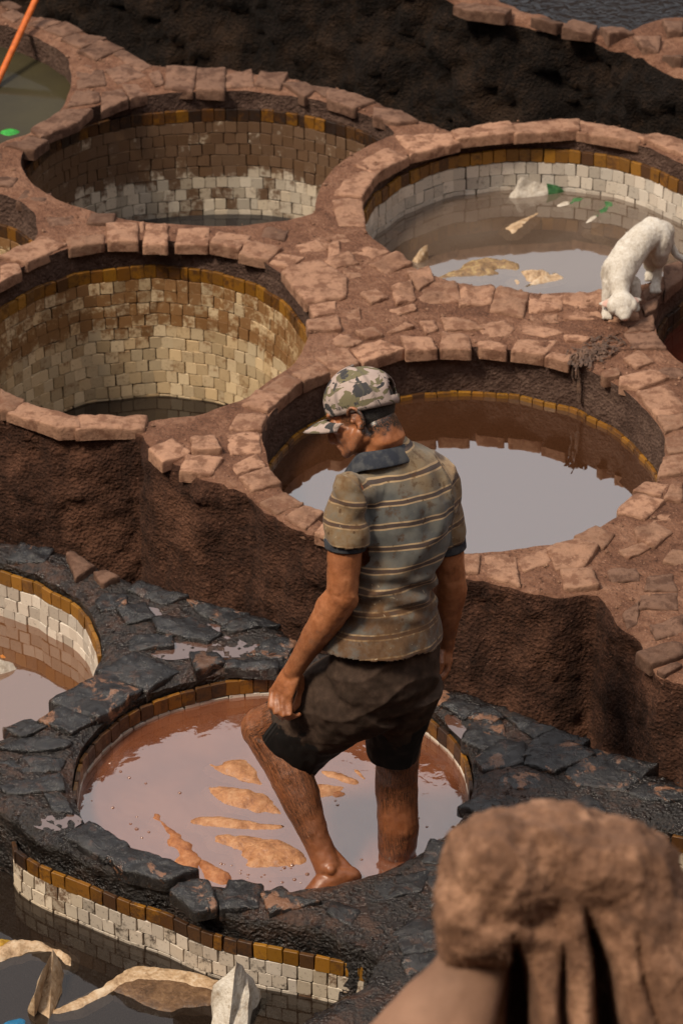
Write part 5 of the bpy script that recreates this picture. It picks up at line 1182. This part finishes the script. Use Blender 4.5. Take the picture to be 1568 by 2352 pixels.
# ------------------------------------------------------------------ bubbles, puddles, crumbs, litter
def scatter(name, items, mat, label, cat=None):
    V, F = [], []
    for c, r, kind in items:
        b = len(V)
        if kind == 'dome':
            for k in range(3):
                for i in range(8): a = i * math.pi / 4; q_ = math.cos(k * .5); V.append((c[0] + r * q_ * math.cos(a), c[1] + r * q_ * math.sin(a), c[2] + r * .8 * math.sin(k * .5)))
            V.append((c[0], c[1], c[2] + r * .85))
            for k in range(2):
                for i in range(8): j = (i + 1) % 8; F.append((b + k * 8 + i, b + k * 8 + j, b + k * 8 + 8 + j, b + k * 8 + 8 + i))
            for i in range(8): F.append((b + 16 + i, b + 16 + (i + 1) % 8, b + 24))
        else:
            pts = [Vector((rng.uniform(.6, 1.2) * x, rng.uniform(.6, 1.2) * y, rng.uniform(.5, .9) * z)) for x, y, z in ((1, 0, 0), (-1, 0, 0), (0, 1, 0), (0, -1, 0), (0, 0, 1), (0, 0, -1))]
            V += [(c[0] + p.x * r, c[1] + p.y * r, c[2] + p.z * r) for p in pts]
            F += [(b + i, b + j, b + k) for i, j, k in ((0, 2, 4), (2, 1, 4), (1, 3, 4), (3, 0, 4), (2, 0, 5), (1, 2, 5), (3, 1, 5), (0, 3, 5))]
    o = mk(name, V, F, mat, smooth=(items[0][2] == 'dome')); tag(o, label, cat, None, 'stuff'); return o
bub = []
for x, y in [(253, 1754), (277, 1773), (297, 1787), (211, 1840), (259, 1856), (314, 1877), (300, 1893), (314, 1905), (326, 1925), (342, 1912), (335, 1800), (413, 1822), (508, 1985), (553, 2000), (570, 2010), (600, 2015), (665, 1988), (668, 1995), (520, 2015), (886, 1988), (870, 2012), (830, 1975), (960, 1880), (980, 1900), (1010, 1930), (770, 1840), (775, 1850)] + [(rng.uniform(480, 720), rng.uniform(1985, 2030)) for _ in range(16)]:
    p = un(x, y, WZ); bub.append(((p[0], p[1], WZ - .001), rng.uniform(.003, .0065), 'dome'))
bm_ = NT('bubble_film'); bmat = bm_.set(Base_Color=(.2, .075, .035), Roughness=.05, IOR=2.2)
scatter('bubbles', bub, bmat, 'small brown bubbles floating on the reddish liquor', 'bubbles')
pud = liquid_mat('puddle_water', (.09, .042, .028), 2.3, .03, .04, 20)
for k, (poly, dz) in enumerate([([(255, 1400), (330, 1385), (470, 1430), (600, 1440), (668, 1470), (645, 1502), (560, 1510), (450, 1508), (370, 1520), (300, 1470)], -.0015), ([(60, 1890), (120, 1850), (200, 1880), (170, 1905), (100, 1910)], -.001), ([(1000, 1640), (1080, 1630), (1230, 1690), (1280, 1740), (1130, 1770), (1085, 1720)], -.004), ([(20, 1700), (110, 1680), (130, 1760), (20, 1790)], -.005)]):
    pw_ = resample(chaikin(Fz(poly, T1), 2), .02)
    o = mk('puddle', np.c_[pw_, np.full(len(pw_), T1 + dz)], [tuple(range(len(pw_)))[::-1] if area2(pw_) < 0 else tuple(range(len(pw_)))], pud, smooth=False)
    tag(o, ['shallow pinkish puddle on the black stones behind the vat', 'small puddle on the near left of the black rim', 'thin puddle on the black stones right of the man', 'film of water on the black rim at far left'][k], None, None, 'structure')
def strew(n, x0, x1, y0, y1, outline, loops, z, amp, seed, radii):
    Q = np.c_[nrs.uniform(x0, x1, n), nrs.uniform(y0, y1, n)]; k = inside(Q, resample(chaikin(outline, 1), .05))
    for l in loops: k &= ~inside(Q, H_[l])
    Q = Q[k]; Z = z + relief(Q, amp, seed); R = nrs.choice(radii, len(Q))
    return [((x, y, zz + r * .3), float(r), 'rock') for (x, y), zz, r in zip(Q, Z, R)]
scatter('gravel', strew(5200, -1.4, 1.9, .2, 4.8, OUT2, LOOPS2, T2, .009, 1, [.002, .003, .003, .004, .004, .006, .009]), M['stone'], 'earth crumbs and grit strewn over the upper terrace', 'gravel')
scatter('mud_crumbs', strew(3000, -1.2, 1.5, -.9, 1.4, OUT1, LOOPS1, T1, .011, 2, [.002, .003, .003, .004, .005, .008]), M['wetmud'], 'wet black crumbs of mud on the lower terrace', 'mud')
# bark and leather scraps heaped on the rim of the mirror vat
V, F = [], []
for k in range(90):
    t = rng.random() ** .8
    bx, by = 1400 - 75 * t + rng.gauss(0, 24 * (1 - .5 * t)), 788 + 48 * t + rng.gauss(0, 11)
    p = un(bx, by, T2); L_ = rng.uniform(.02, .07); a = rng.uniform(0, 3.14) if t < .6 else rng.uniform(1.1, 2.0); wd = rng.uniform(.002, .006); b = len(V)
    for i in range(5):
        s_ = (i / 4 - .5) * L_; bend = rng.uniform(-.004, .004)
        cx_, cy2 = p[0] + s_ * math.cos(a) - bend * math.sin(a), p[1] + s_ * math.sin(a) + bend * math.cos(a); zz = T2 + .010 + rng.uniform(0, .010) * (1 - abs(i - 2) / 2.2)
        V += [(cx_ - wd * math.sin(a), cy2 + wd * math.cos(a), zz), (cx_ + wd * math.sin(a), cy2 - wd * math.cos(a), zz + rng.uniform(-.004, .004))]
        if i: F.append((b + 2 * i - 2, b + 2 * i - 1, b + 2 * i + 1, b + 2 * i))
# a tail of wet strips running down the plaster to the liquor
hx_ = aty(1322, 880, float(H_['reflect'][:, 1].max()) - .06)
for k in range(3):
    x0 = 1322 + rng.gauss(0, 7); top = un(x0, 850, T2); b = len(V); wd = rng.uniform(.002, .005)
    th_ = math.atan2(top[1] - HC['reflect'][1], top[0] - HC['reflect'][0]); i_ = int(np.argmin(np.abs(np.arctan2(*(H_['reflect'] - HC['reflect']).T[::-1]) - th_))); e_ = H_['reflect'][i_]; inw_ = nrm(HC['reflect'] - e_)
    for i in range(6):
        zz = T2 + .02 - i * rng.uniform(.018, .034); c2 = e_ + inw_ * (.010 + rng.uniform(0, .008)); tx_ = np.array([-inw_[1], inw_[0]]) * (wd + rng.uniform(-.001, .001)); sh2 = np.array([-inw_[1], inw_[0]]) * (rng.uniform(-.006, .006) + (k - 7) * .0035 * (1 - i * .15))
        V += [(*(c2 - tx_ + sh2), zz), (*(c2 + tx_ + sh2), zz)]
        if i: F.append((b + 2 * i - 2, b + 2 * i - 1, b + 2 * i + 1, b + 2 * i))
lit = mk('bark_scraps', V, F, hide_mat('dark_wet_bark', (.03, .016, .010), (.085, .045, .028), (.17, .095, .06), .7), smooth=False); tag(lit, 'dark shredded scraps heaped on the rim right of the cap', 'scraps', None, 'stuff')

# ------------------------------------------------------------------ long orange pole
pa = un(-14, 205, T2 - .10) - [0, 0, .12]; pb = un(52, 62, T2 + .035); pdir = nrm(pb - un(-14, 205, T2 - .10))
PB = Blob(); PB.tube([un(-14, 205, T2 - .10) - pdir * .12, pb, pb + pdir * 1.6], [.0125, .0125, .0125], 16, hint=(1, .2, .3))
om = NT('orange_painted_pole'); OM = om.set(Base_Color=om.mix(om.mr(om.noise(40, 4, .6), .35, .7), (.62, .14, .018), (.42, .09, .015)), Roughness=.4)
me = bpy.data.meshes.new('pole'); me.from_pydata(PB.V, [], PB.F); me.update()
o = link('pole', me, OM); tag(o, 'bright orange pole leaning into the far upper left vat', 'pole')

# ------------------------------------------------------------------ white cat
CT = Blob()
fp = un(1393, 724, T2); Yf = fp[1]; hn = un(1504, 664, T2); hfp = un(1491, 637, T2); Yh = hn[1]
K = lambda x, y, Y: aty(x, y, Y)
sp_pts = [K(1527, 531, Yh + .03), K(1503, 531, Yh + .02), K(1476, 546, Yh - .03), K(1448, 578, Yf + .10), K(1424, 616, Yf + .055), K(1421, 648, Yf + .01), K(1425, 676, Yf - .02)]
CT.tube(sp_pts, [(.034, .040), (.048, .056), (.045, .050), (.050, .054), (.052, .056), (.038, .040), (.032, .032)], 20, hint=(0, 0, 1), cap=.8)
for sx_ in (-1, 1): CT.ball(K(1418 + sx_ * 20, 628, Yf + .05), [.026, 0, 0], [0, .036, 0], [0, 0, .056])
# head, seen from above, nose to the ground
hc_ = K(1428, 697, Yf - .055); fwd = nrm(.10 * RV - .80 * UV - .35 * DV); rt = nrm(RV - fwd * (RV @ fwd)); tp = np.cross(rt, fwd); 
CT.ball(hc_, rt * .045, fwd * .044, tp * .038); CT.loft([(hc_ + fwd * .010, rt * .040, tp * .033), (hc_ + fwd * .030 - tp * .003, rt * .031, tp * .026), (hc_ + fwd * .046 - tp * .007, rt * .021, tp * .018), (hc_ + fwd * .058 - tp * .009, rt * .013, tp * .012)], 16)
for s_ in (-1, 1): CT.ball(hc_ + fwd * .012 + rt * s_ * .032 - tp * .008, rt * .017, fwd * .024, tp * .020)
CT.tube([K(1402, 648, Yf + .03), K(1394, 685, Yf + .015), K(1394, 712, Yf + .01), fp + ZU * .016], [.030, .020, .0165, .019], 14); CT.ball(fp + ZU * .014 + [-.002, -.014, 0], [.020, 0, 0], [0, .026, 0], [0, 0, .015])
fp2 = un(1455, 712, T2); CT.tube([K(1450, 650, Yf + .06), K(1457, 680, fp2[1] + .01), fp2 + ZU * .016], [.030, .020, .018], 14); CT.ball(fp2 + ZU * .014 + [0, -.012, 0], [.019, 0, 0], [0, .024, 0], [0, 0, .015])
for (pp_, thx, thy, dY) in ((hn, 1517, 562, 0.0), (hfp, 1494, 572, .05)):
    CT.ball(K(thx - 2, thy - 6, Yh + .005 + dY), [.040, 0, 0], [0, .052, 0], [0, 0, .072])
    CT.tube([K(thx, thy + 8, Yh - .01 + dY), K(thx - 2, thy + 36, pp_[1] + .0), pp_ + np.array([.012, .034, .075]), pp_ + np.array([.006, .016, .035]), pp_ + ZU * .016], [.034, .025, .0165, .015, .017], 14)
    CT.ball(pp_ + ZU * .014 + [-.002, -.012, 0], [.019, 0, 0], [0, .026, 0], [0, 0, .015])
    for t_ in (-.011, 0, .011): CT.ball(pp_ + np.array([t_ - .002, -.034, .011]), [.0075, 0, 0], [0, .009, 0], [0, 0, .009])
for t_ in (-.011, 0, .011): CT.ball(fp + np.array([t_ - .002, -.036, .011]), [.0075, 0, 0], [0, .009, 0], [0, 0, .009])
CT.tube([K(1527, 522, Yh + .04), K(1538, 540, Yh + .06), K(1542, 565, Yh + .06), K(1553, 586, Yh + .05), K(1575, 598, Yh + .04), K(1605, 602, Yh + .03), K(1640, 596, Yh + .03)], [.018, .0145, .0125, .012, .0115, .011, .010], 12)
# ears
for s_ in (-1, 1):
    b0 = hc_ - fwd * .016 + rt * s_ * .030 + tp * .018; ed = nrm(rt * s_ * .75 - fwd * .30 + tp * .55); ew = nrm(fwd - ed * (fwd @ ed)); et = np.cross(ed, ew)
    CT.loft([(b0 - ed * .006, ew * .023, et * .008), (b0 + ed * .016, ew * .019, et * .006), (b0 + ed * .036, ew * .011, et * .005), (b0 + ed * .050, ew * .004, et * .004)], 12)
catm = CT.mesh('cat_body', .0035, 4, .5)
P = getco(catm); N = getno(catm); setco(catm, P + N * (.0014 * fbm(P, 38, 3, 71) + .003 * fbm(P, 11, 2, 72))[:, None])
P = getco(catm); N = getno(catm)
pk = np.zeros(len(P))
for s_ in (-1, 1):
    e_ = hc_ - fwd * .02 + rt * s_ * .045 + tp * .032; pk = np.maximum(pk, 1 - sstep(.008, .024, np.linalg.norm(P - e_, axis=1)))
pk = np.maximum(pk, 1 - sstep(.006, .012, np.linalg.norm(P - (hc_ + fwd * .066 - tp * .006), axis=1)))
setattr_(catm, 'pink', pk)
ey = np.zeros(len(P))
for s_ in (-1, 1): ey = np.maximum(ey, 1 - sstep(.006, .011, np.abs((P - (hc_ + fwd * .030 + rt * s_ * .020 + tp * .018)) @ nrm(fwd * .9 + rt * s_ * .35)) + .35 * np.linalg.norm(P - (hc_ + fwd * .030 + rt * s_ * .020 + tp * .018), axis=1)))
setattr_(catm, 'eye', ey)
def cat_mat():
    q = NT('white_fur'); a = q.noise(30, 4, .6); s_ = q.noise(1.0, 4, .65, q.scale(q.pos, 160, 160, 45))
    c = q.ramp(q.math('MULTIPLY_ADD', s_, .5, q.math('MULTIPLY', a, .5)), [(.32, (.40, .34, .27)), (.5, (.58, .53, .46)), (.64, (.68, .64, .58))])  # darker tones paint the grey shadow between fur tufts
    c = q.mix(q.math('MULTIPLY', q.attr('pink'), .75), c, (.62, .34, .28))
    c = q.mix(q.math('MULTIPLY', q.attr('eye'), .8), c, (.05, .03, .02))
    q.set(Base_Color=c, Roughness=.85, Normal=q.bump(s_, .6, .006)); q.b.inputs['Specular IOR Level'].default_value = .2; return q.m
CMt = cat_mat()
cat = empty('cat', (float(fp[0]), float(fp[1]), T2)); tag(cat, 'white cat with lowered head sniffing the stones between the vats', 'cat')
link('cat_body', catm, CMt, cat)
# short fur
ids = nrs.randint(0, len(P), 9000); V = np.empty((len(ids) * 3, 3)); 
tail_dir = np.array([.55, .75, -.35])
for k, i in enumerate(ids):
    n = N[i]; lay = tail_dir - n * (tail_dir @ n); dv = n * .22 + lay * 1.0 + nrs.normal(0, .22, 3); dv = dv / np.linalg.norm(dv)
    L_ = .004 + .006 * nrs.rand(); sd_ = np.cross(dv, n); sd_ = sd_ / (np.linalg.norm(sd_) + 1e-9) * .0005
    if np.linalg.norm(P[i] - hc_) < .07 or P[i, 2] < T2 + .05: L_ *= .55
    V[k * 3:k * 3 + 3] = (P[i] - sd_ - n * .001, P[i] + sd_ - n * .001, P[i] + dv * L_)
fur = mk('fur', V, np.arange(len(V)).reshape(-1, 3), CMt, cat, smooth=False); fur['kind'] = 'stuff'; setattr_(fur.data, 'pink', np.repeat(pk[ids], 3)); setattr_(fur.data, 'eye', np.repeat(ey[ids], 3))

# ------------------------------------------------------------------ hide hanging over a pier close to the viewer
HD = Blob(); W0 = 5.2; px = W0 / FPX
A_ = lambda x, y, dw=0: atw(x, y, W0 + dw)
def hb(x, y, dw, rx, ry, rz): HD.ball(A_(x, y, dw), RV * rx * px, UV * ry * px, DV * rz * px, 20, 12)
for a in [(1165, 2000, .0, 150, 138, 150), (1262, 1962, .03, 165, 122, 170), (1372, 1992, .03, 160, 118, 170), (1468, 2028, .04, 92, 128, 150), (1510, 2090, .03, 62, 120, 130), (1250, 2150, .03, 150, 80, 100), (1075, 2085, .0, 84, 125, 110), (1120, 2145, -.01, 118, 72, 90), (1062, 2160, .0, 66, 66, 70), (1360, 2350, .085, 300, 330, 90), (1620, 2330, .08, 200, 300, 110)]: hb(*a)
for P_, R__ in [([(1215, 2010, .0), (1250, 2150, .0), (1262, 2330, -.01), (1262, 2560, -.01)], ((90, 90), (58, 60), (42, 60), (46, 60))), ([(1310, 1990, .0), (1335, 2150, -.01), (1350, 2330, -.02), (1352, 2560, -.02)], ((90, 90), (60, 60), (42, 50), (46, 50))), ([(1430, 2010, .0), (1490, 2160, -.02), (1525, 2330, -.03), (1560, 2560, -.03)], ((95, 90), (100, 80), (112, 70), (130, 70))), ([(1530, 2060, .03), (1660, 2250, .0), (1760, 2560, .0)], ((60, 60), (90, 90), (110, 110)))]:
    HD.tube([A_(*p) for p in P_], [(a * px, b * px) for a, b in R__], 18, hint=(1, 0, 0))
hdm = HD.mesh('hanging_hide', .0060, 4, .5)
P = getco(hdm); N = getno(hdm); q_ = P - CAM; w_ = q_ @ DV; pj_ = np.c_[784 + FPX * (q_ @ RV) / w_, 1176 - FPX * (q_ @ UV) / w_]
wool = sstep(2260, 2120, pj_[:, 1] - .25 * np.maximum(0, pj_[:, 0] - 1250))
sm = 1 - .85 * (1 - wool)
setco(hdm, P + N * (sm * (.006 * fbm(P, 6, 2, 81) + .0065 * (1 - 2 * np.abs(vn(P @ np.array([[1, .5, .2], [-.4, 1, .3], [.3, -.6, 1]]) * [10, 18, 13], 84))) + .0045 * fbm(P, 34, 2, 82) + .003 * fbm(P, 75, 2, 83)))[:, None])
P = getco(hdm); q_ = P - CAM; w_ = q_ @ DV; pj_ = np.c_[784 + FPX * (q_ @ RV) / w_, 1176 - FPX * (q_ @ UV) / w_]
for (xa, ya, xb, yb, w0_, w1_, dp) in [(1182, 2150, 1205, 2420, 7, 40, .13), (1352, 2085, 1418, 2420, 6, 34, .13), (1290, 2170, 1305, 2420, 5, 12, .05), (1455, 2120, 1530, 2420, 6, 10, .02)]:
    t_ = np.clip((pj_[:, 1] - ya) / (yb - ya), 0, 1.4); xx = xa + (xb - xa) * t_ + 5 * np.sin(pj_[:, 1] * .02 + xa); wd = w0_ + (w1_ - w0_) * t_
    P = P + DV * (dp * sstep(-.04, .30, (pj_[:, 1] - ya) / (yb - ya)) * np.exp(-(np.abs(pj_[:, 0] - xx) / wd) ** 3))[:, None]
setco(hdm, P)
q = NT('dried_hide'); a = q.noise(10, 5, .62); b = q.noise(45, 5, .65)
hidem = q.set(Base_Color=q.ramp(q.math('MULTIPLY_ADD', b, .45, q.math('MULTIPLY', a, .55)), [(.33, (.075, .034, .017)), (.5, (.18, .088, .047)), (.67, (.40, .22, .13))]), Roughness=.9, Normal=q.bump(q.math('ADD', b, q.math('MULTIPLY', q.noise(110, 3, .6), .4)), .7, .012))
hho = o = link('hanging_hide', hdm, hidem); tag(o, 'large tan hide draped in folds, out of focus at the lower right', 'hide')
P = getco(hdm); N = getno(hdm); q_ = P - CAM; w_ = q_ @ DV; py_ = 1176 - FPX * (q_ @ UV) / w_; px_ = 784 + FPX * (q_ @ RV) / w_
okk = np.nonzero((N @ DV < .3) & (py_ < 2230 + .3 * np.maximum(0, px_ - 1200)))[0]; ids = okk[nrs.randint(0, len(okk), 12000)]
dv = N[ids] * .6 + np.array([-.1, -.25, -.75]) + nrs.normal(0, .45, (len(ids), 3)); dv /= np.linalg.norm(dv, axis=1)[:, None]; sd_ = np.cross(dv, N[ids]); sd_ /= np.linalg.norm(sd_, axis=1)[:, None] + 1e-9
Ln = (.004 + .005 * nrs.rand(len(ids)))[:, None]; V = np.stack([P[ids] - sd_ * .0008 - N[ids] * .001, P[ids] + sd_ * .0008 - N[ids] * .001, P[ids] + dv * Ln], 1).reshape(-1, 3)
hr2 = mk('hair', V, np.arange(len(V)).reshape(-1, 3), hidem, hho, smooth=False); hr2['kind'] = 'stuff'
RB = Blob(); RB.loft([(A_(1100, 2150, .05), RV * 78 * px, DV * 60 * px), (A_(1088, 2200, .03), RV * 84 * px, DV * 62 * px), (A_(1035, 2280, .01), RV * 118 * px, DV * 66 * px), (A_(985, 2365, -.01), RV * 150 * px, DV * 70 * px), (A_(900, 2520, -.03), RV * 215 * px, DV * 74 * px)], 26)
rm = RB.mesh('hide_roll', .007, 6); P = getco(rm); N = getno(rm); setco(rm, P + N * (.004 * fbm(P, 6, 2, 91) + .0012 * fbm(P, 30, 2, 92))[:, None])
q = NT('smooth_leather'); a = q.noise(7, 4, .55)
link('hide_roll', rm, q.set(Base_Color=q.ramp(a, [(.35, (.15, .075, .042)), (.65, (.27, .145, .088))]), Roughness=.75, Normal=q.bump(q.noise(60, 4, .6), .3, .006)), hho)
pz = A_(1330, 2060, .05); V = [(pz[0] + x, pz[1] + y, z) for z in (-.72, pz[2] - .03) for x, y in ((-.10, -.03), (.12, -.03), (.12, .09), (-.10, .09))]
o = mk('pier', V, [(0, 3, 2, 1), (4, 5, 6, 7), (0, 1, 5, 4), (1, 2, 6, 5), (2, 3, 7, 6), (3, 0, 4, 7)], M['wall'], smooth=False); tag(o, 'earth pier under the draped hide', None, None, 'structure')
